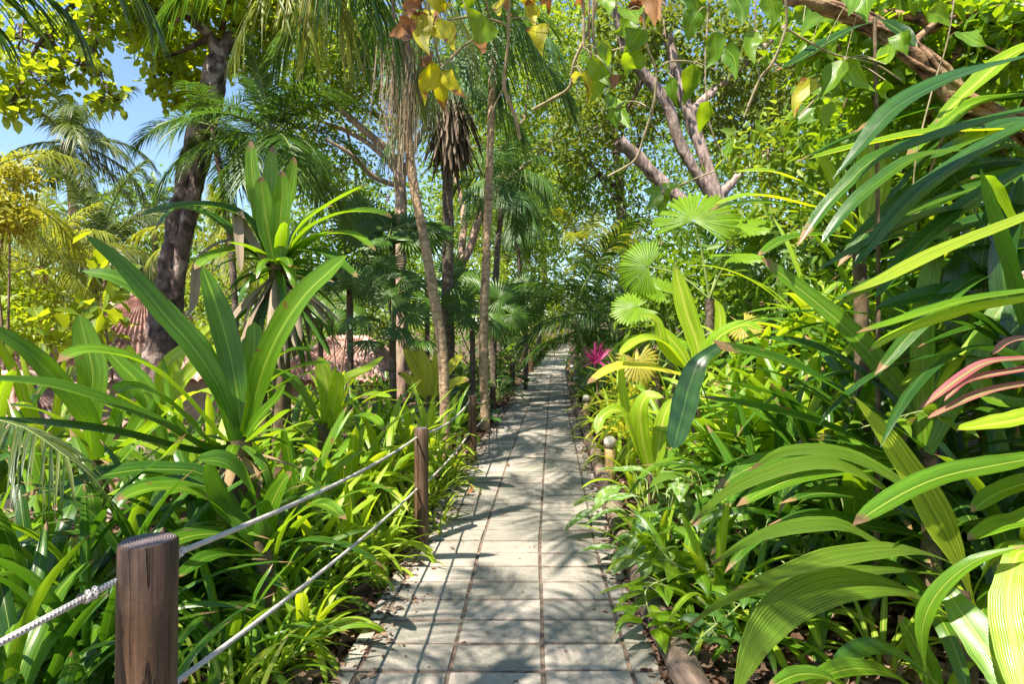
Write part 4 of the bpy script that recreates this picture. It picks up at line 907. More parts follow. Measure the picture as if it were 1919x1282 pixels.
SD = 'dark strap leaved clumps at lower left'
for k, (px, Z, n, L, w, lab) in enumerate([
    (40, 2.5, 26, 1.05, .055, 'dark strap leaf clump at the left frame edge, leaves hanging to the ground'),
    (165, 2.75, 30, 1.15, .06, 'dark strap leaf clump behind and left of the nearest post'),
    (310, 3.2, 28, 1.1, .06, 'tall dark strap leaf clump directly behind the nearest post'),
    (-60, 3.4, 24, 1.2, .06, 'long leaved dark clump cut by the left frame edge below the arching straps'),
    (120, 3.7, 24, 1.2, .065, 'dark strap leaf clump under the striped oval leaf'),
    (70, 3.1, 26, 1.25, .085, 'broad dark strap clump filling the space under the arching grey green frond'),
    (200, 3.3, 28, 1.2, .085, 'broad glossy strap clump between the nearest post and the oval leaved plant'),
    (390, 3.6, 26, 1.1, .08, 'broad strap clump in front of the giant bromeliad base'),
    (-30, 2.2, 24, 1.0, .06, 'drooping strap clump at the very left above the knotted rope'),
    (500, 3.9, 26, .95, .07, 'broad strap clump right of the giant bromeliad foot, above the upper rope'),
    (225, 2.15, 22, .75, .04, 'narrow leaved dark clump at the foot of the nearest post, left side'),
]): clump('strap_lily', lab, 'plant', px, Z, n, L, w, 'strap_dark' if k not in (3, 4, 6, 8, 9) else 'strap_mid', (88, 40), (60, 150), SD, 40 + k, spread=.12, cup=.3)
hero_plant('glossy_lily', 'lily with broad shiny folded leaves just above the nearest rope, centre left', 'plant', (490, 1020, 3.2), [
    ([(495, 1030), (490, 975), (465, 915), (425, 870), (370, 862)], 3.2, 2.8, 50, dict(face=(.5, 1), mat='brom_dark', r=.6, prof='oval')),
    ([(492, 1035), (460, 990), (420, 950), (398, 905), (392, 860)], 3.2, 3.0, 34, dict(mat='brom_dark')),
    ([(498, 1030), (505, 960), (530, 905), (548, 885)], 3.2, 3.1, 34, dict(r=.6, mat='strap_mid')),
    ([(485, 1035), (430, 1005), (360, 1005), (300, 1030), (260, 1065)], 3.2, 2.6, 36, dict(face=(.4, 1), mat='strap_mid')),
    ([(490, 1040), (450, 1040), (390, 1045), (330, 1085)], 3.15, 2.6, 34, dict(face=(.4, 1), mat='strap_dark')),
    ([(500, 1035), (540, 980), (600, 945), (650, 975)], 3.2, 2.9, 30, dict(face=(.4, 1), mat='strap_mid')),
    ([(480, 1030), (420, 930), (330, 905), (240, 925), (200, 980)], 3.3, 2.8, 26, dict(face=(.4, 1), mat='strap_dark')),
    ([(485, 1030), (400, 900), (300, 880), (200, 890), (110, 915), (40, 930)], 3.4, 2.8, 24, dict(face=(.4, 1), mat='strap_dark')),
    ([(478, 1030), (380, 930), (290, 915), (215, 940)], 3.3, 2.7, 30, dict(face=(.4, 1), mat='strap_mid')),
], 'brom_dark', None, .04)

SP = 'bright spider plants edging the left of the path'
for k, (px, Z, n, L, w, lab) in enumerate([
    (400, 2.55, 46, .42, .024, 'dense grassy spider plant just right of the nearest post'),
    (470, 2.75, 50, .45, .024, 'spider plant tuft hanging below the lower rope near the nearest post'),
    (520, 2.95, 46, .40, .022, 'spider plant with curling tips beside bare litter at the lower left path edge'),
    (545, 3.3, 44, .42, .024, 'spider plant under the upper rope midway between first and second posts'),
    (600, 3.6, 44, .42, .024, 'spider plant behind the lower rope, midway to the second post'),
    (640, 4.0, 46, .44, .025, 'bright spider plant left of the second post near its rope'),
    (700, 4.15, 46, .44, .024, 'bright spider plant just left of the second post foot'),
    (735, 4.75, 44, .42, .024, 'spider plant behind the second post on its left'),
    (812, 5.0, 40, .34, .020, 'small spider plant right of the second post against the paving'),
    (800, 5.7, 44, .42, .022, 'spider plant behind the second post on its right'),
    (836, 6.2, 44, .40, .022, 'spider plant midway between the second and third posts'),
    (846, 7.0, 44, .42, .022, 'spider plant just left of the sunlit third post'),
    (770, 5.4, 40, .45, .024, 'spider plant in the second row behind the second post'),
    (668, 4.6, 40, .45, .024, 'spider plant under the bright strap clumps, left of the second post'),
    (440, 2.35, 40, .36, .020, 'low spider plant at the bottom edge right of the nearest post'),
]): clump('spider_plant', lab, 'spider plant', px, Z, n, L, w, 'spider' if k not in (1, 4) else 'strap_mid', (88, 10), (60, 150), SP, 60 + k, spread=.10, cup=.35, cols=2, seg=9)

SB = 'bright lime strap clumps on the left slope'
for k, (px, Z, n, L, w, dz, mat, lab) in enumerate([
    (560, 4.4, 24, 0.90, 0.078, 0.22, 'strap_mid', 'lime strap clump above the upper rope, right of the giant bromeliad'),
    (650, 4.9, 26, 0.86, 0.078, 0.24, 'strap_bright', 'bright lime strap clump in full sun above the upper rope'),
    (720, 5.4, 26, 0.86, 0.072, 0.27, 'strap_bright', 'bright lime strap clump left of the second post top'),
    (770, 6.2, 24, 0.84, 0.065, 0.27, 'strap_bright', 'lime strap clump right behind the second post top'),
    (690, 6.2, 24, 0.90, 0.065, 0.32, 'strap_mid', 'strap clump in front of the fan palms, left half in shade'),
    (810, 7.2, 22, 0.74, 0.065, 0.22, 'strap_bright', 'lime strap clump arching toward the sunlit third post'),
    (625, 6.8, 24, 0.96, 0.072, 0.47, 'strap_bright', 'lime strap clump rising beside the dead leaf skirt'),
    (540, 5.9, 22, 0.96, 0.078, 0.42, 'strap_mid', 'strap clump at the foot of the stalked dracaena'),
    (480, 4.6, 20, 0.72, 0.072, 0.22, 'strap_mid', 'half shaded strap clump right below the giant bromeliad base'),
    (400, 4.4, 22, 0.96, 0.078, 0.32, 'strap_bright', 'pale strap clump behind the giant bromeliad base'),
    (330, 4.9, 22, 1.02, 0.078, 0.42, 'strap_mid', 'strap clump left of the giant bromeliad base'),
    (80, 4.9, 22, 1.14, 0.085, 0.47, 'strap_bright', 'lime strap clump at the far left below the coconut fronds'),
    (-20, 4.5, 22, 1.20, 0.085, 0.42, 'strap_mid', 'strap clump at the left edge above the orange roof'),
    (850, 9.0, 20, 0.72, 0.065, 0.17, 'strap_mid', 'shaded strap clump just beyond the sunlit third post'),
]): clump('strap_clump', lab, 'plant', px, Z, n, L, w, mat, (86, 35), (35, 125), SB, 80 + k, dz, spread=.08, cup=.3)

for k, (px, Z, n, L, w, dz, mat, lab) in enumerate([
    (590, 4.0, 22, .62, .060, .12, 'strap_bright', 'sunny rosette of broad lime leaves just above the upper rope midway between posts'),
    (665, 4.2, 22, .58, .058, .10, 'strap_bright', 'sunny rosette of broad lime leaves between the two ropes near the second post'),
    (712, 4.35, 18, .46, .050, .08, 'strap_bright', 'sunny rosette of broad lime leaves touching the second post'),
    (500, 3.4, 22, .62, .060, .10, 'strap_mid', 'rosette of broad green leaves behind the ropes, right of the shiny lily'),
    (570, 3.1, 20, .50, .050, .05, 'strap_bright', 'low lime rosette under the ropes nearest the paving'),
    (820, 6.6, 20, .55, .052, .08, 'strap_bright', 'lime rosette between second and third posts against the ropes'),
    (430, 2.9, 20, .55, .055, .08, 'strap_mid', 'rosette of broad leaves right behind the nearest post, low down'),
    (110, 2.0, 18, .55, .050, .05, 'strap_mid', 'low rosette under the knotted rope in the lower left corner'),
]): clump('strap_rosette', lab, 'plant', px, Z, n, L, w, mat, (82, 10), (45, 125), 'lime rosettes along the ropes', 260 + k, dz, spread=.07, cup=.3, cols=6)
for k, (px, Z, n, L, w, dz, mat, lab) in enumerate([
    (1235, 4.0, 22, .55, .045, .08, 'strap_bright', 'lime strap tuft spilling over the edging log before the nearest globe lamp'),
    (1285, 3.5, 22, .60, .050, .10, 'strap_mid', 'green strap tuft behind the creeping vine on the right border'),
    (1345, 3.3, 22, .62, .050, .10, 'strap_bright', 'lime strap tuft left of the finely ribbed arching leaves'),
    (1400, 3.1, 20, .50, .045, .06, 'strap_mid', 'green strap tuft below the tips of the ribbed arching leaves'),
    (1195, 5.6, 22, .60, .045, .12, 'strap_bright', 'lime strap tuft right beside the nearest globe lamp post'),
    (1165, 7.0, 22, .60, .042, .15, 'strap_bright', 'lime strap tuft just beyond the nearest globe lamp'),
]): clump('strap_rosette', lab, 'plant', px, Z, n, L, w, mat, (82, 10), (45, 125), 'strap tufts along the right border', 280 + k, dz, spread=.07, cup=.3, cols=4)

# understory of dark broad-leaved plants: each a fountain of stalked leaves
def stalked(name, lab, cat, px, Z, n, H, L, W, mat, group=None, seed=0, prof='heart', spread=.25, el=(80, 20), dz=0):
    g = rng(seed); b = G(px, Z) + UP * dz; t = thing(name, lab, cat, G(px, Z), group); ml, ms = MB(), MB()
    for i in range(n):
        f = i / max(n - 1, 1); az = i * 2.4 + g.normal(0, .3); h = H * (1.05 - .65 * f) * g.uniform(.8, 1.1); out = spread * (.3 + 1.2 * f)
        e = b + np.array([math.cos(az) * out, math.sin(az) * out, h]); mid = b + np.array([math.cos(az) * out * .35, math.sin(az) * out * .35, h * .65])
        tube(ms, [b + g.normal(0, .02, 3) * [1, 1, 0], mid, e], [.008, .006, .004], 5, 7)
        d0 = R(g.uniform(-5, 30)); c = arch(e, az + g.normal(0, .3), d0, L * g.uniform(.7, 1.15), R(70), 9)
        s = np.array([-math.sin(az), math.cos(az), g.normal(0, .15)])
        blade(ml, c, np.broadcast_to(s, c.shape), W * .5 * g.uniform(.8, 1.15), prof, .2, 4, g.uniform(), .06, i)
    ml.build('foliage', M[mat], t, np.array(t.location)); ms.build('stems', M['stalk'], t, np.array(t.location)); return t

UL = 'shady broad leaved plants left of the path'
for k, (px, Z, n, H, L, W, mat, lab) in enumerate([
    (870, 10.3, 34, .55, .28, .15, 'philo', 'dark broad leaved shrub filling the space left of the corner post'),
    (935, 14.2, 36, .50, .26, .13, 'philo', 'silvery green broad leaved plant right behind the corner post'),
    (905, 15.5, 40, .85, .34, .18, 'philo', 'tall dark broad leaved plant behind the side path opening'),
    (860, 13.0, 36, 1.0, .36, .18, 'tree_mid', 'green bushy plant left of the side path among palm trunks'),
    (955, 16.8, 30, .6, .3, .16, 'philo', 'low dark plant between the shaded distant posts'),
    (935, 18.5, 36, 1.1, .4, .2, 'tree_dark', 'dark tall plant behind the shaded distant posts'),
    (830, 11.2, 34, .75, .3, .15, 'philo', 'broad leaved plant at the foot of the dark straight trunk'),
    (970, 22.5, 36, 1.2, .45, .2, 'tree_mid', 'sunflecked plant near the far bend of the path, left side'),
    (740, 8.6, 30, .5, .26, .11, 'philo', 'dark low plant in front of the pink cottage glimpse'),
    (690, 9.4, 30, .6, .3, .1, 'philo', 'dark pointed leaved plant below the fan palms'),
    (790, 8.3, 26, .45, .24, .10, 'tree_mid', 'green low plant around the base of the yellow green vase bromeliad'),
]): stalked('broadleaf_plant', lab, 'plant', px, Z, n, H, L, W, mat, UL, 100 + k, 'heart' if k % 3 else 'lance', spread=.3 + .006 * Z)

# ------------------------------------------------------------------ right side clumps
RS = 'yellow green strap clumps right of the path'
for k, (px, Z, n, L, w, dz, mat, lab) in enumerate([
    (1150, 8.6, 32, 0.71, 0.044, 0.23, 'strap_bright', 'yellow green strap clump leaning over the second globe lamp'),
    (1185, 7.6, 32, 0.76, 0.047, 0.29, 'strap_yellow', 'yellowing strap clump with thin arching leaves above the nearest globe lamp'),
    (1230, 7.0, 30, 0.86, 0.058, 0.40, 'strap_bright', 'tall lime clump behind the bent over lime leaf'),
    (1135, 10.6, 30, 0.69, 0.044, 0.23, 'strap_mid', 'strap clump between the second and third globe lamps'),
    (1120, 12.6, 30, 0.69, 0.047, 0.29, 'strap_mid', 'shaded strap clump above the third globe lamp'),
    (1110, 15.0, 28, 0.80, 0.052, 0.34, 'strap_dark', 'dark strap clump hanging toward the third globe lamp'),
    (1105, 18.5, 28, 0.92, 0.065, 0.34, 'strap_dark', 'dark strap clump by the fourth globe lamp'),
    (1180, 10.0, 28, 0.92, 0.058, 0.57, 'strap_yellow', 'pale yellow clump under the fan leaves, back row right of the path'),
    (1262, 6.0, 28, 0.98, 0.065, 0.52, 'strap_bright', 'lime clump in the middle row, left of the folded dark leaf'),
    (1360, 5.0, 30, 1.15, 0.072, 0.34, 'strap_mid', 'large mid green clump behind the folded dark leaf'),
    (1450, 4.4, 30, 1.15, 0.078, 0.29, 'strap_dark', 'dark clump under the long arching strap leaves'),
    (1560, 4.2, 30, 1.26, 0.078, 0.34, 'strap_dark', 'dark strap clump behind the upright ribbed leaf'),
    (1500, 5.2, 28, 1.38, 0.078, 0.57, 'strap_mid', 'tall mid green clump below the pale arching leaves'),
    (1640, 4.6, 28, 1.49, 0.085, 0.46, 'strap_mid', 'tall clump behind the pink edged cordyline leaves'),
    (1420, 6.2, 28, 1.26, 0.078, 0.69, 'strap_bright', 'sunny clump between fan palm and pale arching leaves'),
    (1340, 3.9, 26, 0.55, 0.052, 0.11, 'strap_mid', 'small clump in the shade left of the ribbed arching leaves'),
    (1830, 3.6, 28, 1.38, 0.091, 0.34, 'strap_dark', 'dark clump at the right behind the cordyline'),
    (1920, 3.3, 26, 1.15, 0.091, 0.23, 'strap_mid', 'clump at the right frame edge under the yellow toothed leaf'),
    (1700, 5.4, 28, 1.49, 0.091, 0.80, 'strap_bright', 'high lime clump on the right bank under the vine branch'),
    (1850, 4.9, 28, 1.61, 0.104, 0.80, 'strap_mid', 'high broad clump on the right bank near the frame edge'),
    (1480, 3.3, 26, 0.50, 0.046, 0.06, 'spider', 'grassy tuft in dim shade under the ribbed arching leaves'),
    (1650, 2.9, 24, 0.35, 0.029, 0.02, 'spider', 'thin grassy tuft on the litter right of the giant ribbed leaf'),
    (1860, 2.8, 26, 0.50, 0.052, 0.06, 'strap_bright', 'sunlit grassy tuft behind the lower right toothed leaves'),
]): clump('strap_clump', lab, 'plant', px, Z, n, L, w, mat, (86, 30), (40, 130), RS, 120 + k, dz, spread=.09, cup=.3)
for k, (px, Z, n, L, w, dz, mat, lab) in enumerate([
    (1480, 4.8, 22, 1.25, .10, .55, 'strap_bright', 'broad lime strap plant behind the folded dark leaf, second row'),
    (1600, 3.5, 22, 1.2, .09, .3, 'strap_mid', 'broad strap plant just behind the upright ribbed leaf'),
    (1690, 3.9, 24, 1.4, .10, .6, 'strap_dark', 'large dark strap plant left of the cordyline'),
    (1380, 5.6, 22, 1.1, .09, .5, 'strap_bright', 'broad lime strap plant below the bright fan palm'),
    (1320, 6.8, 22, 1.1, .08, .7, 'strap_mid', 'broad strap plant between the two bright fan palms'),
    (1430, 3.9, 22, .95, .08, .15, 'strap_dark', 'dark strap plant in the shade below the folded leaf'),
    (1900, 4.2, 24, 1.5, .10, .9, 'strap_mid', 'tall broad strap plant by the right frame edge, mid height'),
    (1780, 4.5, 24, 1.5, .10, 1.1, 'strap_dark', 'tall caned dark strap plant under the twisting branch'),
    (1640, 5.2, 24, 1.4, .10, 1.3, 'strap_mid', 'tall caned strap plant behind the pale upright leaf'),
    (1540, 6.0, 24, 1.4, .09, 1.3, 'strap_bright', 'tall caned lime plant behind the pale arching leaves'),
    (1880, 5.4, 24, 1.6, .11, 1.9, 'strap_mid', 'highest caned strap plant in the upper right corner'),
    (1730, 6.2, 24, 1.6, .10, 1.9, 'strap_bright', 'high caned lime plant seen under the twisting branch'),
    (1440, 7.2, 22, 1.3, .09, 1.0, 'strap_mid', 'caned strap plant above the shadier fan palm'),
    (1160, 9.4, 22, .8, .06, .4, 'strap_bright', 'sunny strap plant beside the second globe lamp, back row'),
    (1200, 8.4, 22, .9, .065, .5, 'strap_yellow', 'yellow green strap plant between the fan palms and the lamps'),
]): clump('caned_plant' if dz > .8 else 'strap_clump', lab, 'plant', px, Z, n, L, w, mat, (84, 5), (40, 115), 'broad strap plants on the right bank', 220 + k, dz, spread=.07, cup=.28, cols=6, seg=14)
for k, (px, Z, n, H, L, W, mat, prof, lab) in enumerate([
    (1215, 4.75, 16, .55, .36, .15, 'varieg', 'lance', 'pale mottled dieffenbachia beside the nearest globe lamp'),
    (1250, 4.25, 16, .55, .36, .15, 'varieg', 'lance', 'mottled dieffenbachia in front of the folded dark leaf tip'),
    (1290, 4.0, 14, .42, .32, .13, 'varieg', 'lance', 'smaller mottled dieffenbachia in shade behind the first edging log'),
    (1330, 4.4, 18, .6, .36, .15, 'tree_dark', 'lance', 'dark broad leaved plant below the folded dark leaf'),
    (1420, 3.7, 14, .45, .30, .14, 'philo', 'heart', 'dark low plant in shade under the ribbed arching leaves'),
    (1540, 3.5, 22, .5, .22, .09, 'philo', 'heart', 'dark leafy plant in deep shade behind the giant ribbed leaf'),
    (1600, 3.8, 24, .7, .24, .10, 'tree_dark', 'heart', 'dark leafy plant behind the upright ribbed leaf base'),
    (1770, 3.5, 20, .65, .18, .09, 'vine', 'heart', 'bright small leaved plant under the pink cordyline leaves'),
    (1560, 5.0, 26, 1.2, .3, .12, 'tree_mid', 'lance', 'leafy shrub between the dark strap leaves on the right bank'),
    (1380, 6.0, 26, 1.0, .3, .12, 'tree_mid', 'lance', 'leafy plant under the bright fan palm'),
    (1120, 13.5, 30, .7, .35, .15, 'philo', 'heart', 'dark broad leaved plant beyond the third globe lamp'),
    (1130, 17.0, 30, .9, .4, .18, 'philo', 'heart', 'dark broad leaved plant in front of the shady palm clump'),
    (1090, 22.0, 30, .9, .4, .18, 'tree_dark', 'heart', 'far dark plant on the right of the bend'),
]): stalked('broadleaf_plant', lab, 'plant', px, Z, n, H, L, W, mat, 'broad leaved plants right of the path', 160 + k, prof, spread=.22 + .012 * Z)

# creeping vine over the first logs: oval leaves on wandering stems
def creeper(name, lab, spots, size, n, mat, seed, group=None, org=None):
    g = rng(seed); c0 = P(*spots[0]); t = thing(name, lab, 'vine', c0, group); ml, ms = MB(), MB()
    pts = [P(*s) for s in spots]; c = spline(pts, 60); tube(ms, c, .004, 5, 60)
    k = g.integers(0, 60, n); d = nrm(g.normal(size=(n, 3)) * [1, 1, .5] + [0, -.3, .1]); base = c[k] + d * size * .4
    for q in range(n): tube(ms, [c[k[q]], base[q]], .002, 4, 2)
    for q in range(n):
        cc = arch(base[q], math.atan2(d[q][1], d[q][0]), g.normal(.1, .4), size * g.uniform(.6, 1.2), .9, 8)
        az = math.atan2(d[q][1], d[q][0]); s = np.array([-math.sin(az), math.cos(az), g.normal(0, .35)])
        blade(ml, cc, np.broadcast_to(s, cc.shape), size * .27 * g.uniform(.8, 1.2), 'heart', .2, 4, g.uniform(), .05, q)
    ml.build('foliage', M[mat], t, c0); ms.build('stems', M['stalk'], t, c0); return t
CR = 'creeping vines over the log edging'
creeper('creeping_vine', 'green creeping vine spilling over the nearest edging log', [(1290, 1150, 3.0), (1240, 1180, 3.0), (1210, 1110, 3.1), (1260, 1080, 3.15)], .15, 24, 'vine', 1, CR)
creeper('creeping_vine', 'creeping vine with big oval leaves right of the edging log joint', [(1330, 1080, 3.2), (1270, 1060, 3.3), (1230, 1020, 3.6), (1215, 980, 3.9)], .17, 24, 'vine', 2, CR)
creeper('creeping_vine', 'dark creeping vine on the litter under the ribbed arching leaves', [(1420, 1100, 3.0), (1370, 1150, 2.9), (1320, 1190, 2.8), (1290, 1230, 2.75)], .11, 30, 'philo', 3, CR)
creeper('creeping_vine', 'small leaved vine among the cordyline stems at the right', [(1790, 800, 2.7), (1740, 770, 2.8), (1660, 790, 2.9), (1620, 800, 2.9)], .09, 26, 'tree_mid', 5, CR)

# pink and red bromeliads beside the far path
for px, Z, dz, lab, mat in [(1118, 9.2, 1.12, 'magenta leaved cordyline glowing in the shade right of the path', 'magenta'), (985, 19.5, .75, 'dull red leaved cordyline on the left near the shaded distant posts', 'pink')]:
    b = G(px, Z); t = thing('red_cordyline', lab, 'cordyline', b); mb = MB(); rosette(mb, b + UP * dz, 34, .30, .045, (85, 10), (15, 60), 'strap', .3, 4, 9, spread=.03); mb.build('foliage', M[mat], t, b); stem_to_ground(t, b + UP * dz, .02)

# ------------------------------------------------------------------ palms
def frond_proto(el, L, bend, n, lf, W, vee, droop, seed, mats, rach=.016, hang=.05, start=.14):
    mb = MB(); c = arch((0, 0, 0), 0.0, R(el), L, R(bend), 12, 1.2)
    frond(mb, c, n, lf, W, vee, droop, seed, rach, hang=hang, start=start); return mb.mesh('frond', mats)
PROT = {}
def protos(key, L, lf, W, mats, n=46, els=(72, 48, 25, 0, -28), bend=(45, 75, 80, 60, 38), vee=25, droop=.7, rach=.016, hang=.08):
    PROT[key] = [frond_proto(e, L, b, n, lf, W, vee if e > 0 else 8, droop, 7 + k, [M[mats[0]], M[mats[1]]], rach, hang) for k, (e, b) in enumerate(zip(els, bend))]
protos('coco', 3.4, .8, .055, ('coco', 'stalk'), 60, rach=.045, droop=.8)
protos('coco_y', 3.4, .8, .05, ('palm_yellow', 'stalk'), 52, rach=.035, droop=.9)
protos('areca', 1.5, .46, .022, ('palm', 'stalk'), 54, rach=.014, droop=.5)
protos('areca_big', 2.4, .60, .030, ('palm', 'stalk'), 56, rach=.02, droop=.7)
protos('teal', 2.2, .75, .045, ('palm_teal', 'stalk'), 44, rach=.02, droop=.95)
protos('queen', 3.0, .75, .04, ('palm_teal', 'stalk'), 56, rach=.025, droop=1.0, vee=35)
protos('lite', 1.5, .5, .035, ('palm_yellow', 'stalk'), 34, rach=.014, droop=.5)
def palm(name, lab, trunk, rad, key, n, s=1.0, seed=0, mat='palm_trunk', group=None, els=(0, 5), skirt=None, drop_ground=True, shaft=None, base=None):
    """trunk: list of (px,py,Z) from low to the crown"""
    pts = [P(*q) for q in trunk]
    if drop_ground:
        p0 = pts[0]; z = float(ground_z(p0[0], p0[1])) - .15
        if p0[2] > z + .1: pts = [np.array([p0[0] + .02, p0[1], z])] + pts
    b = np.array([pts[0][0], pts[0][1], pts[0][2]]); t = thing(name, lab, 'palm', b, group); g = rng(seed)
    mb = MB(); tube(mb, pts, [rad * 1.15, rad, rad * .92, rad * .85], 14, 40, .03, seed); mb.build('trunk', M[mat], t, b)
    top = pts[-1] - b
    for i in range(n):
        f = (i + .5) / n; k = min(int(els[0] + (els[1] - els[0]) * f), 4)
        place('frond', PROT[key][k], t, top + g.normal(0, rad * .3, 3), (g.normal(0, .12), g.normal(0, .08), i * 2.39996 + g.normal(0, .25)), s * g.uniform(.8, 1.1))
    if shaft:
        mb = MB(); tube(mb, [pts[-1] - UP * shaft, pts[-1] + UP * .15], [rad * .9, rad * 1.15, rad * .5], 12, 8); mb.build('crownshaft', M['stalk'], t, b)
    if skirt:   # hanging dead leaf bases
        mb = MB(); rosette(mb, pts[-1] - UP * skirt[4] * .9, skirt[0], skirt[1], skirt[2], (-58, -72), (22, 10), 'strap', .6, 3, seed + 5, spread=rad * 1.2, wave=.2, hup=skirt[4]); mb.build('dead_skirt', M[skirt[3]], t, b)
    return t

palm('coconut_palm', 'coconut palm against the blue sky at the upper left, fronds swept out', [(150, 560, 22), (140, 420, 22), (128, 265, 22)], .17, 'coco', 19, .82, 1, 'palm_trunk', None, (0, 5))
palm('coconut_palm', 'small far coconut palm crown low against the sky left of the dark trunk', [(292, 520, 32), (290, 385, 32)], .17, 'coco', 14, .68, 2, 'palm_trunk', None, (0, 4.5))
palm('coconut_palm', 'coconut palm at the left frame edge with yellow drooping fronds', [(-90, 620, 12.5), (-70, 370, 12.5)], .16, 'coco_y', 9, .8, 3, 'palm_trunk', None, (1, 5))
palm('coconut_palm', 'low coconut palm behind the tiled hip roof with grey green fronds', [(205, 600, 19), (195, 455, 19)], .15, 'coco', 17, .78, 4, 'palm_trunk', None, (0, 5))
palm('coconut_palm', 'young yellowish coconut palm left of the tiled hip roof', [(70, 640, 16), (80, 500, 16)], .15, 'coco_y', 17, .72, 5, 'palm_trunk', None, (0, 5))
palm('coconut_palm', 'coconut palm behind the stalked dracaena, pale fronds glowing low down', [(430, 620, 17), (420, 470, 17)], .14, 'coco_y', 15, .66, 6, 'palm_trunk', None, (0, 5))
palm('feather_palm', 'slim dark feather palm with drooping crown right above the stalked dracaena', [(528, 540, 8), (516, 400, 8), (506, 252, 8)], .045, 'areca', 17, .92, 7, 'stalk', None, (0, 5), shaft=.5)
palm('feather_palm', 'second dark feather palm crown against the dark leaning trunk', [(440, 560, 8.6), (425, 400, 8.6), (398, 232, 8.6)], .045, 'areca', 11, .7, 17, 'palm_trunk_dark', None, (1, 5))
palm('ringed_palm', 'tall leaning palm with pale ringed trunk and hanging dead fronds, left of the path', [(832, 690, 8), (815, 560, 8), (790, 420, 8), (768, 290, 8), (762, 120, 8), (764, -60, 8)], .062, 'queen', 10, .7, 8, 'palm_trunk', None, (0, 4))
palm('shaggy_palm', 'dark straight palm with a thick shaggy mass of old leaf bases under its crown', [(840, 640, 12), (840, 480, 12), (840, 330, 12), (845, 165, 12)], .115, 'queen', 13, .62, 9, 'palm_trunk_dark', None, (0, 4.6), (170, 1.15, .06, 'boots', .9))
palm('slender_palm', 'very slender straight palm with pale trunk right of the shaggy palm', [(907, 630, 10), (912, 480, 10), (918, 300, 10), (926, 60, 10)], .068, 'teal', 9, .7, 10, 'palm_trunk', None, (0, 5))
palm('teal_palm', 'small blue green palm with hanging leaflets above the middle of the path', [(925, 640, 14.5), (932, 480, 14.5), (945, 335, 14.5)], .075, 'teal', 19, .62, 11, 'palm_trunk_dark', None, (0, 5))
palm('teal_palm', 'thin dark palm deeper in the shade just right of the blue green palm', [(985, 640, 22), (975, 520, 22), (968, 400, 22)], .08, 'teal', 17, .7, 12, 'palm_trunk_dark', None, (0, 5))
palm('teal_palm', 'thin far palm trunk behind the path, crown lost in foliage', [(1010, 640, 30), (1020, 500, 30), (1000, 330, 30)], .11, 'areca_big', 17, .95, 13, 'palm_trunk_dark', None, (0, 5))

# clustering palms: many fronds from the ground
def cluster(name, lab, px, Z, n, key, s, seed, hgt=.6, group=None, canes=6):
    b = G(px, Z); t = thing(name, lab, 'palm', b, group); g = rng(seed); mb = MB()
    heads = []
    for k in range(canes):
        o = np.array([g.normal(0, .22), g.normal(0, .22), 0]); h = hgt * g.uniform(.4, 1.2); e = o * 1.8 + UP * h; tube(mb, [b + o - UP * .1, b + o * 1.3 + UP * h * .5, b + e], .03, 8, 8); heads.append(e)
    mb.build('canes', M['stalk'], t, b)
    for i in range(n):
        place('frond', PROT[key][int(g.choice([0, 0, 1, 1, 2, 2]))], t, heads[i % canes], (g.normal(0, .12), g.normal(0, .1), i * 2.4 + g.normal(0, .3)), s * g.uniform(.75, 1.15))
CL = 'clustering feather palms in the shade right of the path'
cluster('areca_palm', 'dark clustering palm in deep shade right of the path beyond the magenta cordyline', 1135, 15.5, 26, 'areca_big', .62, 21, 1.7, CL, 8)
cluster('areca_palm', 'dark clustering palm overhanging the bend of the path', 1118, 21.0, 26, 'areca_big', .72, 22, 2.0, CL, 8)
cluster('areca_palm', 'tall clustering palm behind the bright fan leaves, mid right', 1160, 13.0, 26, 'areca_big', .9, 23, 1.9, CL, 7)
cluster('areca_palm', 'sunlit small feather palm arching over the top of the dark clustering palms', 1125, 17.5, 16, 'lite', 1.1, 24, 3.4, CL, 4)
cluster('areca_palm', 'green feather palm on the right bank behind the pale arching leaves', 1500, 8.0, 18, 'areca_big', .8, 25, 1.7, CL, 5)
cluster('areca_palm', 'feather palm behind the red brown tree on the right', 1400, 11.0, 18, 'areca_big', .9, 26, 1.6, CL, 5)
cluster('areca_palm', 'bright yellow green clump where the path bends out of sight', 1028, 33.0, 20, 'lite', .9, 27, 1.4, None, 6)
cluster('areca_palm', 'leafy palm clump left of the far bend', 955, 27.0, 24, 'areca_big', .8, 28, 1.4, None, 6)

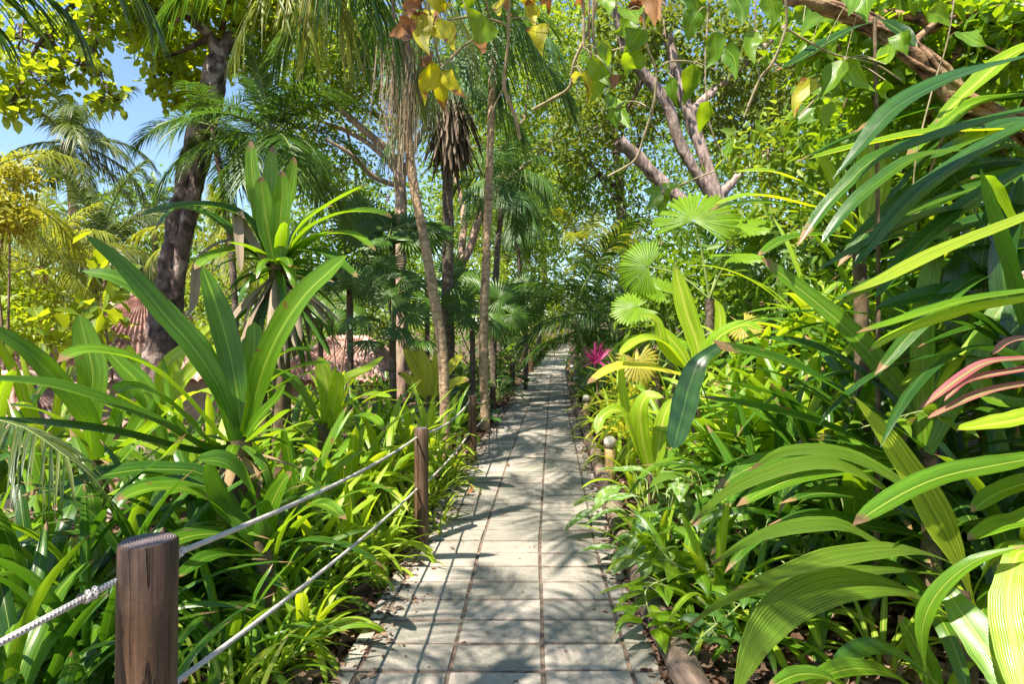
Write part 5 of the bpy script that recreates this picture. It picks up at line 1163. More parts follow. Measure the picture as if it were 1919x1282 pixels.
# fan palms
def fan_proto(mat, **k):
    mb = MB(); fan(mb, **k); return mb.mesh('fan_leaf', [M[mat]])
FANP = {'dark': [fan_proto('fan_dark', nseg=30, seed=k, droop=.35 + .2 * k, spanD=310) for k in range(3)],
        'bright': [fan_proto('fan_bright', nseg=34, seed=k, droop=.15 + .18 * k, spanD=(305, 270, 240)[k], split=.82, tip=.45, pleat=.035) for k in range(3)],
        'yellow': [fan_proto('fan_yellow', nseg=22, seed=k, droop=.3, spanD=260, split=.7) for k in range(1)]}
def aim(n, up):
    """rotation that faces a fan blade's +Z along n with its +Y toward up"""
    from mathutils import Matrix
    z = nrm(n); y = np.asarray(up, float); y = nrm(y - z * np.dot(y, z)); x = np.cross(y, z)
    return Matrix(((x[0], y[0], z[0]), (x[1], y[1], z[1]), (x[2], y[2], z[2]))).to_euler()
def fan_palm(name, lab, px, Z, head_py, leaves, key, group=None, seed=0, rad=.05, mat='palm_trunk_dark'):
    """leaves: (px,py,Z,radius px, tilt toward viewer 0..1, droop angle deg in picture, key override)"""
    hd = P(px, head_py, Z); b = np.array([hd[0], hd[1], float(ground_z(hd[0], hd[1]))]); t = thing(name, lab, 'palm', b, group); g = rng(seed)
    if hd[2] < b[2] + .1: hd[2] = b[2] + .1
    mb = MB(); tube(mb, [b - UP * .1, (b + hd) / 2 + [.02, 0, 0], hd], [rad * 1.1, rad], 12, 12, .05, seed); mb.build('trunk', M[mat], t, b)
    mp = MB()
    for q in leaves:
        lx, ly, lz, rp, tv, ang = q[:6]; kk = q[6] if len(q) > 6 else key
        hub = P(lx, ly, lz); R_ = rp * lz / F
        v = nrm(CAM - hub); up = np.array([math.sin(R(ang)), 0, math.cos(R(ang))]); n_ = nrm(v * tv + UP * (1 - tv) + g.normal(0, .12, 3))
        place('fan_leaf', FANP[kk][int(g.integers(len(FANP[kk])))], t, hub - b, aim(n_, up), R_)
        m = (hd + hub) / 2 + UP * .12 * np.linalg.norm(hub - hd); tube(mp, [hd, m, hub], [.013, .008], 6, 10)
    mp.build('petioles', M['stalk'], t, b)
def auto_fan(name, lab, px, Z, head_py, n, rp, key, spread, group=None, seed=0, rad=.05):
    g = rng(seed); L = []
    for i in range(n):
        a = i * 2.4 + g.normal(0, .2); d = spread * g.uniform(.6, 1.1); dx = math.cos(a) * d; dzz = math.sin(a) * d * .8
        L.append((px + dx, head_py - abs(g.normal(.25, .5)) * spread * .55 + .25 * spread * (i % 3), Z + dzz * Z / F, rp * g.uniform(.8, 1.15), g.uniform(.25, .8), math.degrees(math.atan2(dx, 30)) + g.normal(0, 15)))
    fan_palm(name, lab, px, Z, head_py, L, key, group, seed, rad)
FD = 'dark fan palms left of the path'
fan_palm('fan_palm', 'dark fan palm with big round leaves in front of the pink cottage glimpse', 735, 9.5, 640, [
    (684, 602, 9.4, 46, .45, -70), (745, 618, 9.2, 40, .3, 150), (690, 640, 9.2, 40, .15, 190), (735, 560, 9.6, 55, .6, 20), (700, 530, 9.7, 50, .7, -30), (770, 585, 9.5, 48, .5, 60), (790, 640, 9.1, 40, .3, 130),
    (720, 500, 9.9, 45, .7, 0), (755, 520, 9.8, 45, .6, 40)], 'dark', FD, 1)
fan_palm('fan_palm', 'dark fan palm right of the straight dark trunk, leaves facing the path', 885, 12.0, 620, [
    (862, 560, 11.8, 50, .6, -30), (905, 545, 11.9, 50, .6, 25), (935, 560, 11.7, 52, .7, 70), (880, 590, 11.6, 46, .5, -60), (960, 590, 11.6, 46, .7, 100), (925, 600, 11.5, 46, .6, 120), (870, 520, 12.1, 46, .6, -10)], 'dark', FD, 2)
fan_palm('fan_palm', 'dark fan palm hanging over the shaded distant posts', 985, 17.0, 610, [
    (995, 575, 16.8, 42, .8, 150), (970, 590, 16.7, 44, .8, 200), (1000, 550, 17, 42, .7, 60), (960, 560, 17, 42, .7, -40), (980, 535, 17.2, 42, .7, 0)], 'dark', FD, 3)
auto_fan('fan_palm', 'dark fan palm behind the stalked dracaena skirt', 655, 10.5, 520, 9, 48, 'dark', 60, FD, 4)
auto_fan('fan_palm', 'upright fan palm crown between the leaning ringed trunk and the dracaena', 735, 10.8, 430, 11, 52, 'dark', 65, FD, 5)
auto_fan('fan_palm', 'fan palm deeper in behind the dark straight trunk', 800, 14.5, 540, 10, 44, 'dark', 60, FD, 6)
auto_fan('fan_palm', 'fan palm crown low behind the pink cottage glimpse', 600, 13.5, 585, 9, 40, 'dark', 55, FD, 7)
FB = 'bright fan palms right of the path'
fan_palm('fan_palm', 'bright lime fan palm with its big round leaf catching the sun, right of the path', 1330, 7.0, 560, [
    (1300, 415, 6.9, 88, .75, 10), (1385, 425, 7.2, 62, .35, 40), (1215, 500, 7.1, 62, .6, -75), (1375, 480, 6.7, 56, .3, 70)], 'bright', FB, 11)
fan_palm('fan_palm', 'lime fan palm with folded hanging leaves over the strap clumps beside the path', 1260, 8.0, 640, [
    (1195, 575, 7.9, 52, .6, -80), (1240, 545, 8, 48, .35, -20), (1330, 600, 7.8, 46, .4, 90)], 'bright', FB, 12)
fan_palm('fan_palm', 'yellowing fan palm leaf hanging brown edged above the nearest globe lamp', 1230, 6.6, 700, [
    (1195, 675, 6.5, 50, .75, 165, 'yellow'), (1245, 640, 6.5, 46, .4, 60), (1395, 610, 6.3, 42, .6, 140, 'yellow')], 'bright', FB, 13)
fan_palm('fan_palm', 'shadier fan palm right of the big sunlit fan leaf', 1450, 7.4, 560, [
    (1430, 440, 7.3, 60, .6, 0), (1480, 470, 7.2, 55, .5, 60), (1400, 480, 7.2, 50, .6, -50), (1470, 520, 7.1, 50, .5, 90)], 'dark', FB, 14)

# fronds that hang into the top of the picture, and unseen palms added for shade
def over_palm(name, lab, foot, crown_, rad, key, n, s, seed, els=(1, 4), traced=(), tm=('palm', 'stalk')):
    b = np.array([foot[0], foot[1], float(ground_z(foot[0], foot[1])) - .1]); top = np.asarray(crown_, float); t = thing(name, lab, 'palm', b); g = rng(seed)
    mb = MB(); tube(mb, [b, b + (top - b) * np.array([.12, .1, .6]), top], [rad * 1.2, rad], 14, 24, .03, seed); mb.build('trunk', M['palm_trunk'], t, b)
    for i in range(n):
        k = int(els[0] + (els[1] - els[0]) * (i + .5) / n); place('frond', PROT[key][k], t, top - b, (g.normal(0, .1), g.normal(0, .1), i * 2.39996 + g.normal(0, .2)), s * g.uniform(.85, 1.1))
    for k, (pts, n_, L, W, droop, mats, hang) in enumerate(traced):
        mb = MB(); frond(mb, [top] + [P(*q) for q in pts], n_, L, W, 8, droop, 50 + k, .014, (70, 30), hang, start=.35); mb.build('frond', [M[m] for m in mats], t, b)
over_palm('feather_palm', 'palm outside the left frame whose dark fronds hang into the top left corner', (-5.3, 2.9), (-5.2, 2.9, 4.35), .09, 'areca_big', 3, .6, 41, (0, 1), [
    ([(-140, -60, 4.2), (20, -35, 4.4), (110, 5, 4.5), (150, 60, 4.6)], 46, .42, .035, .5, ('palm', 'stalk'), .5),
    ([(60, -150, 4.4), (190, -80, 4.6), (260, -20, 4.7), (285, 40, 4.8)], 46, .42, .033, .5, ('palm', 'stalk'), .5),
    ([(-160, -20, 4.0), (-60, 10, 4.1), (10, 60, 4.2)], 36, .36, .033, .5, ('palm', 'stalk'), .5)])
over_palm('feather_palm', 'unseen palm added behind the camera to throw feathery shade over the near paving', (-2.3, -.3), (-1.8, .6, 4.5), .09, 'areca_big', 8, .72, 42, (0, 4))  # unseen, crown placed so its frond shade falls on the near paving
over_palm('feather_palm', 'unseen leaning palm added outside the left frame so its crown shades the middle paving', (-5.6, 2.3), (-2.5, 4.5, 6.4), .09, 'areca_big', 6, .8, 44, (0, 3))  # added shade caster, out of view, to dapple the middle paving
over_palm('feather_palm', 'unseen slim palm added off the left frame to shade paving beside the second post', (-4.8, .6), (-2.4, 2.4, 6.2), .08, 'areca', 5, 1.0, 46, (0, 3))  # out of view, added for more frond shadow near the second post
over_palm('feather_palm', 'unseen tall leaning palm added off the left frame to shade paving by the third post', (-7.0, 4.4), (-3.1, 7.4, 7.4), .10, 'areca_big', 8, .85, 45, (0, 3))  # never in view, added so its crown dapples the farther paving
t = thing('golden_frond_palm', 'palm above the frame with a golden backlit frond hanging at top left of centre', 'palm', G(318, 10.2)); b = np.array(t.location)
top = P(500, -230, 7.0); mb = MB(); tube(mb, [b - UP * .1, P(352, 400, 10.2), P(402, 130, 9.6), P(440, -60, 8.4), top], [.05, .045, .04], 10, 20, .03); mb.build('trunk', M['palm_trunk_dark'], t, b)
for k, (pts, n_, L, W, dr, mm) in enumerate([
    ([(520, -60, 5.8), (480, 5, 5.6), (455, 50, 5.5), (440, 95, 5.45)], 34, .42, .03, .5, 'palm_yellow'), ([(600, -60, 5.9), (640, 10, 5.9), (655, 80, 5.9)], 40, .55, .028, .7, 'palm_pale'),
    ([(640, -80, 6), (700, -20, 6), (735, 40, 6), (745, 110, 6)], 44, .6, .028, .8, 'palm'), ([(560, -40, 6), (575, 20, 5.9), (580, 70, 5.8)], 36, .5, .026, .7, 'palm_yellow'),
    ([(660, -100, 6.5), (760, -60, 6.5), (840, 0, 6.5), (880, 60, 6.5)], 44, .6, .026, .8, 'palm_pale'), ([(540, -120, 6.3), (420, -80, 6.3), (340, -20, 6.3), (300, 30, 6.3)], 40, .5, .03, .5, 'palm')]):
    mb = MB(); frond(mb, [top] + [P(*q) for q in pts], n_, L, W, 8, dr, 70 + k, .012, (65, 25), .45, start=.3); mb.build('frond', [M[mm], M['stalk']], t, b)

# curtains of dead fronds on the ringed palm
def hanging(lab, px, py, Z, n, L, mat, seed, w=.02, spread=.12):
    g = rng(seed); t = thing('dead_frond', lab, 'dead frond', P(px, py, Z), 'dead fronds hanging round the ringed trunk'); mb = MB(); b = P(px, py, Z)
    for i in range(n):
        q = b + np.array([g.normal(0, spread), g.normal(0, spread), -g.uniform(0, .55) * L]); l = L * g.uniform(.3, .75)
        c = q + np.stack([np.linspace(0, 1, 7) ** 1.5 * g.normal(0, .10), np.linspace(0, 1, 7) * g.normal(0, .08), -np.linspace(0, l, 7)], 1)
        blade(mb, c, np.broadcast_to(nrm(g.normal(size=3) * [1, 1, .1]), c.shape), w * .5, 'needle', .3, 2, g.uniform())
    tube(mb, [b + UP * .3, b - UP * L * .5, b - UP * L * .8], [.03, .012, .004], 6, 8); mb.build('leaflets', M[mat], t, b)
hanging('pale brown dead frond hanging on the left of the ringed trunk', 738, 40, 7.9, 75, 2.0, 'dead_grey', 1, .013)
hanging('pale brown dead frond wrapped down the front of the ringed trunk', 766, 20, 7.85, 75, 1.9, 'dead_grey', 2, .013, .08)
hanging('short green brown dead frond on the right of the ringed trunk', 790, 60, 8.05, 70, 1.4, 'palm_pale', 3)

# ------------------------------------------------------------------ broadleaf trees
def tree(name, lab, limbs, bark, blobs, leafmat, size, seed=0, group=None, twigs=2, **k):
    """limbs: ([(px,py,Z)...], [radii]); the first starts at the foot"""
    pts = [P(*q) for q in limbs[0][0]]; p0 = pts[0]; z = float(ground_z(p0[0], p0[1])) - .2
    if p0[2] > z + .2: pts = [np.array([p0[0], p0[1], z])] + pts
    b = np.array([pts[0][0], pts[0][1], pts[0][2]]); t = thing(name, lab, 'tree', b, group); mt, ml = MB(), MB()
    tube(mt, pts, limbs[0][1], 20, 60, .035, seed, vs=1)
    for q, r in limbs[1:]:
        tube(ml, [P(*e) for e in q], r, 10, 30, .04, seed + 1)
    g = rng(seed + 3); ends = [P(*q[0][-1]) for q in limbs] + [P(*e) for q in limbs[1:] for e in q[0][1:]]
    for bl in blobs:
        c = P(*bl[:3]); e = min(ends, key=lambda x: np.linalg.norm(x - c))
        if twigs and np.linalg.norm(e - c) < 7:
            tube(ml, [e, (e + c) / 2 + g.normal(0, .15, 3), c], [.035, .022, .012], 6, 10, .05)
            for _ in range(twigs * 3):
                q = c + g.normal(0, .45, 3) * np.array([bl[3] * bl[2] / F, bl[5], bl[4] * bl[2] / F]); tube(ml, [c, (c + q) / 2 + g.normal(0, .08, 3), q], [.014, .006], 5, 6)
    mt.build('trunk', M[bark], t, b)
    if ml.n: ml.build('limbs', M[bark], t, b)
    mb = MB(); crown(mb, blobs, size, seed, **k); mb.build('crown', M[leafmat], t, b); return t

tree('dark_trunk_tree', 'tree with thick dark mottled leaning trunk and yellow green round leaves, left of the dracaena', [
    ([(300, 700, 9), (310, 600, 9), (328, 480, 9), (350, 370, 9), (375, 260, 9), (398, 170, 9), (408, 110, 9)], [.34, .27, .23, .20, .18, .19, .20, .14]),
    ([(330, 560, 8.9), (345, 450, 8.8), (366, 340, 8.8), (376, 290, 8.9), (380, 240, 9)], [.09, .09, .08, .07]),
    ([(408, 115, 9), (395, 70, 9), (365, 40, 8.8), (352, 22, 8.8), (335, 34, 8.7), (305, 28, 8.7), (270, 0, 8.6)], [.10, .07, .065, .05, .045]),
    ([(408, 110, 9), (440, 60, 9.2), (500, 0, 9.5), (560, -60, 9.8)], [.10, .07, .05]), ([(270, 0, 8.6), (180, -20, 8.2), (90, 60, 7.8), (40, 140, 7.6)], [.05, .03, .015]),
    ([(180, -20, 8.2), (170, 60, 8), (190, 140, 7.9), (215, 190, 7.9)], [.03, .018, .008]), ([(395, 70, 9), (330, 100, 9.1), (290, 110, 9.2)], [.05, .025, .012])],
    'bark_dark', [(310, 70, 9.4, 70, 45, .6, 70), (450, 30, 9.4, 80, 50, .7, 80), (450, 110, 10.0, 60, 50, .6, 60), (330, 150, 9.4, 45, 40, .5, 60), (230, 20, 8.4, 60, 40, .6, 50), (150, 50, 8.0, 70, 40, .5, 36), (50, 150, 7.6, 75, 36, .4, 26),
     (150, 120, 7.9, 60, 34, .4, 18), (205, 185, 7.9, 24, 26, .2, 8), (40, 70, 7.8, 60, 60, .5, 22), (310, -20, 8.6, 110, 30, .7, 60), (520, 20, 9.6, 80, 50, .7, 70), (450, -60, 9.4, 180, 60, 1.2, 160), (200, -70, 8.4, 160, 50, 1.0, 80), (20, 195, 7.5, 25, 25, .2, 8)],
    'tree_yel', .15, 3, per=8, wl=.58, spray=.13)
tree('spreading_tree', 'spreading tree with brown branching limbs and light small leaves, upper centre left', [
    ([(752, 640, 14), (750, 480, 14), (752, 380, 14), (750, 325, 14)], [.17, .14, .13, .13]),
    ([(750, 330, 14), (735, 290, 14), (690, 250, 13.8), (640, 205, 13.6), (590, 165, 13.4), (556, 135, 13.2)], [.11, .09, .07, .05, .03]),
    ([(748, 325, 14), (700, 275, 14.3), (650, 245, 14.6), (600, 225, 15), (550, 190, 15.2)], [.08, .06, .045, .03]),
    ([(750, 330, 14), (752, 240, 13.8), (740, 160, 13.6), (735, 60, 13.4)], [.09, .07, .05]), ([(750, 350, 14), (700, 330, 13.6), (660, 290, 13.2), (610, 260, 13)], [.07, .05, .03]),
    ([(754, 330, 14), (790, 250, 14.4), (830, 180, 14.6), (880, 90, 15)], [.08, .06, .03])],
    'bark_pale', [(600, 150, 13.8, 90, 60, 1.2, 190), (680, 120, 13.6, 90, 70, 1.2, 190), (560, 230, 14.6, 70, 60, 1.0, 120), (640, 320, 15, 70, 50, 1.0, 110), (700, 60, 13.6, 110, 60, 1.3, 170), (820, 120, 15, 100, 80, 1.4, 170), (600, 60, 13.4, 110, 60, 1.3, 160), (690, 210, 15.5, 80, 70, 1.2, 120), (560, 330, 15, 50, 60, 1.0, 70)],
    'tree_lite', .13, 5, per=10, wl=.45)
tree('spreading_tree', 'tree with forked limb rising right behind the slender palms, light small leaves', [
    ([(835, 640, 17), (845, 560, 17), (862, 498, 17)], [.18, .15, .13]), ([(862, 498, 17), (885, 455, 17), (905, 380, 17), (935, 290, 17), (985, 220, 17)], [.12, .10, .07, .04]),
    ([(862, 498, 17), (870, 400, 17.5), (850, 320, 18)], [.10, .08, .05]), ([(905, 385, 17), (960, 330, 17), (1030, 270, 17), (1080, 200, 17)], [.07, .05, .03])],
    'bark_pale', [(960, 180, 17, 90, 70, 1.6, 130), (1040, 150, 17.5, 90, 80, 1.6, 130), (900, 260, 18, 80, 70, 1.5, 130), (1020, 280, 18, 80, 60, 1.5, 120), (960, 60, 17, 130, 60, 1.8, 180), (880, 390, 19, 70, 60, 1.5, 100), (1080, 60, 18, 110, 70, 1.8, 170), (1060, 350, 20, 60, 60, 1.5, 80)],
    'tree_lite', .15, 7, per=10, wl=.45)
tree('background_tree', 'dense green tree filling the gap right of the stalked dracaena crown, far behind', [
    ([(640, 640, 23), (645, 520, 23), (640, 420, 23)], [.22, .17, .12]), ([(642, 500, 23), (590, 440, 22.5), (560, 400, 22)], [.09, .06, .03]), ([(642, 480, 23), (700, 420, 23.5), (730, 370, 24)], [.09, .06, .03])],
    'bark_dark', [(590, 430, 22, 80, 70, 1.6, 150), (690, 420, 23, 80, 80, 1.6, 150), (640, 350, 24, 90, 60, 1.6, 140), (540, 490, 22, 60, 60, 1.5, 100), (720, 500, 23, 70, 60, 1.5, 110), (620, 520, 22, 80, 50, 1.5, 110)],
    'tree_mid', .2, 15, per=9, wl=.45)
tree('background_tree', 'dense green tree behind the slender palm and the small blue green palm', [
    ([(950, 640, 26), (945, 520, 26), (955, 420, 26)], [.22, .17, .12]), ([(947, 500, 26), (880, 430, 26)], [.09, .04]), ([(947, 480, 26), (1010, 400, 26)], [.09, .04])],
    'bark_dark', [(880, 430, 26, 70, 60, 1.8, 130), (960, 400, 26, 80, 70, 1.8, 150), (1030, 370, 26, 70, 70, 1.8, 130), (1000, 480, 27, 60, 60, 1.6, 100), (930, 300, 27, 90, 70, 1.8, 130)],
    'tree_lite', .2, 16, per=9, wl=.45)
tree('red_brown_tree', 'leaning tree with thick pinkish bark trunks and one broken stub, right of centre', [
    ([(1420, 620, 12), (1380, 480, 12), (1345, 370, 12), (1317, 285, 12), (1297, 231, 12), (1272, 150, 12), (1250, 60, 12), (1235, -40, 12)], [.20, .155, .135, .125, .115, .105, .09, .07]),
    ([(1350, 390, 12), (1310, 330, 11.9), (1271, 262, 11.8), (1254, 201, 11.7), (1210, 141, 11.6), (1177, 100, 11.5), (1158, 34, 11.4), (1140, -40, 11.3)], [.11, .11, .11, .105, .095, .08, .06]),
    ([(1340, 420, 11.6), (1290, 385, 11.5), (1250, 352, 11.4), (1200, 300, 11.3), (1160, 262, 11.2)], [.11, .12, .12, .115, .11]),
    ([(1290, 215, 12), (1360, 150, 12.2), (1430, 90, 12.5), (1500, 20, 12.8)], [.10, .07, .04]), ([(1345, 370, 12), (1420, 300, 12.4), (1500, 290, 12.8), (1600, 270, 13)], [.09, .06, .03]), ([(1200, 310, 11.3), (1180, 285, 11.3), (1135, 286, 11.3)], [.05, .03, .015])],
    'bark_pink', [(1180, 200, 13.5, 110, 60, 1.2, 130), (1090, 250, 14, 80, 70, 1.2, 100), (1350, 180, 13, 110, 70, 1.4, 110), (1430, 120, 13, 120, 80, 1.4, 150), (1290, 60, 12.5, 110, 60, 1.3, 120), (1180, 60, 12, 80, 60, 1.2, 90), (1500, 200, 13.5, 90, 70, 1.4, 110), (1400, 250, 13.5, 90, 40, 1.2, 60)],
    'tree_brown', .14, 9, per=10, wl=.5)
tree('shade_tree', 'dense tree crown behind the pinkish trunks, green leaves over the dark clustering palms', [
    ([(1180, 640, 19), (1170, 480, 19), (1160, 330, 19), (1150, 240, 19)], [.2, .17, .14, .1]), ([(1160, 330, 19), (1220, 240, 19), (1280, 180, 19)], [.09, .06, .03]), ([(1165, 360, 19), (1100, 300, 19), (1060, 230, 19)], [.09, .06, .03])],
    'bark_dark', [(1140, 160, 19, 110, 80, 2, 180), (1060, 420, 21, 70, 60, 1.5, 90), (1200, 380, 19, 90, 70, 1.6, 120), (1120, 330, 19, 80, 60, 1.6, 110), (1280, 300, 19, 90, 70, 1.8, 110), (1240, 460, 18, 80, 50, 1.5, 90), (1380, 330, 19, 90, 70, 1.8, 90), (1000, 460, 23, 60, 60, 1.5, 70)],
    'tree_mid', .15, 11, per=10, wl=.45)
tree('vine_branch_tree', 'thick twisting red brown branch wrapped in roots across the upper right, with green leaves', [
    ([(2150, 620, 3.9), (2080, 420, 3.8), (2000, 290, 3.6), (1919, 243, 3.5), (1860, 216, 3.5), (1800, 190, 3.5), (1760, 140, 3.5), (1700, 92, 3.5), (1640, 50, 3.5), (1580, 20, 3.5), (1500, 2, 3.5), (1400, -20, 3.6)], [.08, .075, .07, .055, .06, .055, .05, .05, .045, .042, .04, .035]),
    ([(1700, 92, 3.5), (1760, 40, 3.6), (1850, 20, 3.7), (1940, -10, 3.8)], [.02, .015, .01]), ([(1800, 190, 3.5), (1770, 250, 3.4), (1740, 330, 3.4)], [.012, .008, .005])],
    'bark_vine', [(1560, 70, 3.9, 120, 60, .25, 70), (1700, 160, 4.1, 120, 80, .3, 80), (1820, 100, 3.9, 120, 80, .3, 90), (1660, 30, 3.9, 130, 40, .3, 60), (1880, 280, 4.2, 80, 80, .3, 50), (1760, 260, 4.4, 100, 70, .3, 55), (1620, 240, 4.5, 90, 60, .3, 40), (1900, 40, 3.6, 90, 60, .3, 60)],
    'vine', .11, 13, per=5, wl=.5, spray=.12)
def wraps():
    t = [o for o in COL.objects if o.name.startswith('vine_branch_tree')][0]; b = np.array(t.location); mb = MB(); g = rng(31)
    ax = spline([P(*q) for q in [(2000, 290, 3.6), (1919, 243, 3.5), (1860, 216, 3.5), (1800, 190, 3.5), (1760, 140, 3.5), (1700, 92, 3.5), (1640, 50, 3.5), (1580, 20, 3.5), (1500, 2, 3.5)]], 60); T = nrm(np.gradient(ax, axis=0)); s_ = nrm(np.cross(T, UP)); n_ = np.cross(s_, T)
    for k in range(7):
        a = g.uniform(0, 6.28) + np.linspace(0, g.uniform(-9, 9), 60) + .5 * np.sin(np.linspace(0, 14, 60) + k); r = np.linspace(.062, .040, 60)[:, None] + g.normal(0, .002)
        tube(mb, ax + (s_ * np.cos(a)[:, None] + n_ * np.sin(a)[:, None]) * r, [.010, .013, .006], 7, 120, .06, k)
    mb.build('clinging_roots', M['bark_vine'], t, b)
wraps()

# shrubs and small trees that fill the banks
def shrub(name, lab, px, Z, blobs, mat, size, seed, group=None, wl=.45, per=9, cat='shrub', bark='twig', **k):
    b = G(px, Z); t = thing(name, lab, cat, b, group); g = rng(seed); ms = MB(); mb = MB()
    for bl in blobs:
        c = P(*bl[:3]); tube(ms, [b + g.normal(0, .08, 3) * [1, 1, 0] - UP * .1, (b + c) / 2 + g.normal(0, .12, 3), c], [.035, .022, .01], 7, 10, .05)
        for _ in range(5):
            q = c + g.normal(0, .5, 3) * np.array([bl[3] * bl[2] / F, bl[5], bl[4] * bl[2] / F]); tube(ms, [c, q], [.01, .004], 5, 4)
    crown(mb, blobs, size, seed, wl=wl, per=per, **k); ms.build('stems', M[bark], t, b); mb.build('foliage', M[mat], t, b)
BK = 'leafy shrubs on the right bank'
shrub('leafy_shrub', 'light green leafy shrub high on the right bank below the vine branch', 1700, 6.0, [(1600, 220, 6, 110, 80, .5, 70), (1720, 280, 6, 110, 90, .5, 80), (1800, 200, 5.8, 100, 80, .5, 70), (1650, 380, 6.2, 100, 70, .5, 60)], 'tree_mid', .17, 1, BK, .4, 7)
shrub('leafy_shrub', 'yellow green leafy shrub at the upper right corner', 1850, 6.4, [(1850, 60, 6.2, 120, 70, .5, 80), (1900, 180, 6.2, 100, 90, .5, 70), (1750, 60, 6.4, 110, 60, .5, 70), (1920, 330, 5.8, 80, 90, .5, 50)], 'tree_lite', .20, 2, BK, .4, 7)
shrub('leafy_shrub', 'shrub with pale leaves behind the pale arching leaves on the right', 1500, 7.6, [(1440, 280, 8, 80, 50, .5, 50), (1540, 300, 7.8, 90, 70, .5, 70), (1480, 420, 7.6, 100, 60, .5, 60), (1580, 460, 7.2, 90, 60, .5, 55)], 'tree_lite', .15, 3, BK, .4, 8)
shrub('leafy_shrub', 'dark leafy shrub deep behind the right hand strap leaves', 1650, 6.6, [(1620, 520, 6.4, 130, 90, .5, 90), (1780, 480, 6.2, 130, 110, .5, 90), (1880, 560, 5.4, 120, 110, .5, 80), (1500, 560, 6.8, 110, 70, .5, 70), (1700, 650, 5.6, 160, 80, .5, 80)], 'tree_dark', .16, 4, BK, .4, 7)
shrub('leafy_shrub', 'mid green shrub behind the lime clumps right of the path', 1330, 9.0, [(1290, 520, 9, 80, 60, .5, 60), (1380, 560, 8.6, 90, 60, .5, 70), (1240, 580, 9.6, 70, 50, .5, 50), (1440, 590, 8, 90, 60, .5, 60)], 'tree_mid', .17, 5, BK, .4, 8)
LK = 'sunny shrubs on the left slope'
shrub('golden_shrub', 'golden yellow shrub at the left edge under the coconut palm', -10, 10, [(20, 410, 10, 45, 30, .4, 60), (30, 330, 10.5, 40, 30, .4, 50), (-20, 380, 10, 60, 50, .4, 50)], 'gold', .10, 6, LK, .5, 12)
shrub('leafy_shrub', 'bright yellow green shrub low on the left beside the tiled hip roof', 60, 13, [(60, 560, 13, 70, 40, .6, 80), (20, 610, 12, 70, 40, .6, 70), (130, 620, 12.5, 60, 40, .6, 60)], 'tree_yel', .14, 7, LK, .5, 9)
shrub('leafy_shrub', 'light green shrub between the dark leaning trunk and the dead leaf skirt', 420, 13, [(400, 560, 13, 50, 45, .6, 70), (440, 610, 12.5, 60, 40, .6, 70), (390, 640, 12, 50, 30, .6, 50)], 'tree_lite', .11, 8, LK, .5, 10)
shrub('broad_leaved_shrub', 'shrub with large round leaves in front of the left tiled roof', 200, 10.5, [(190, 560, 10.5, 26, 40, .3, 14), (150, 620, 10.5, 40, 30, .3, 14)], 'tree_yel', .34, 9, LK, .6, 4)
shrub('leafy_shrub', 'pale dry shrub around the pink cottage glimpse', 640, 17, [(610, 560, 17, 60, 40, .8, 70), (660, 560, 17, 50, 40, .8, 60), (700, 590, 18, 50, 40, .8, 50)], 'tree_brown', .12, 10, LK, .5, 10)
shrub('leafy_shrub', 'sunlit yellow green shrubs filling the gap behind the slender palm', 900, 24, [(900, 520, 24, 80, 50, 1.2, 110), (960, 480, 26, 70, 60, 1.2, 100), (850, 570, 22, 60, 40, 1.2, 80), (1000, 560, 30, 60, 50, 1.5, 80), (780, 600, 20, 70, 40, 1.2, 70)], 'tree_lite', .17, 11, LK, .45, 10)
shrub('leafy_shrub', 'bright yellow shrub glowing at the far bend of the path', 1045, 36, [(1030, 590, 36, 30, 40, 1.0, 80), (1060, 570, 38, 30, 40, 1.0, 60)], 'tree_yel', .22, 12, LK, .5, 9)

# shade tree behind the camera (outside the frame) that dapples the left bank and the path
def crown_tree(name, lab, foot, h, blobs, mat, size, seed, r=.16):
    b = np.array([foot[0], foot[1], float(ground_z(*foot)) - .1]); t = thing(name, lab, 'tree', b); g = rng(seed); mt, mb = MB(), MB(); top = b + [0, 0, h]
    tube(mt, [b, b + [.1, 0, h * .5], top], [r * 1.2, r, r * .7], 14, 24, .05, seed)
    for c, rad, k in blobs: tube(mt, [top, (top + np.asarray(c)) / 2 + g.normal(0, .15, 3), c], [r * .5, r * .2, .02], 8, 10); crown3(mb, c, rad, k, size, seed + k, wl=.5)
    mt.build('trunk', M['bark_pale'], t, b); mb.build('crown', M[mat], t, b)

# ------------------------------------------------------------------ hanging vines at the top of the picture
def traced_vine(name, lab, stems, leaves, Z, group='vines hanging in front at the top'):
    b = P(*stems[0][0][0], Z); t = thing(name, lab, 'vine', b, group); ms = MB()
    for s, w in stems: tube(ms, [P(x, y, Z + .05 * i) for i, (x, y) in enumerate(s)], w * .5 * Z / F, 7, 30, .05)
    axes = [x for s, w in stems for x in spline([P(*e, Z + .05 * i) for i, e in enumerate(s)], 24)]; by = {}
    for k, (a, c, w, mm) in enumerate(leaves):
        g = rng(k + int(Z * 100)); a = np.array(a, float); c = np.array(c, float); m = (a + c) / 2 + g.normal(0, 3, 2)
        z0 = Z + g.normal(0, .05); m = m + np.array([-(c - a)[1], (c - a)[0]]) * g.normal(0, .12)
        hero(by.setdefault(mm, MB()), [a, m, c], z0, Z + g.normal(0, .14), w, (.9, .35), 'heart', .3, float(g.uniform()), (g.normal(0, 25), g.normal(0, 40)), 14, .16, k)
        q = P(*a, z0); near = min(axes, key=lambda x: np.linalg.norm(x - q)); tube(ms, [near, (near + q) / 2 + UP * .015, q], .0022, 5, 6)
    ms.build('stems', M['vine_stem'], t, b)
    for mm, mb in by.items(): mb.build('withered_leaves' if mm != 'vine' else 'foliage', M[mm], t, b)
O, V_, B_ = 'vine_old', 'vine', 'vine_brown'
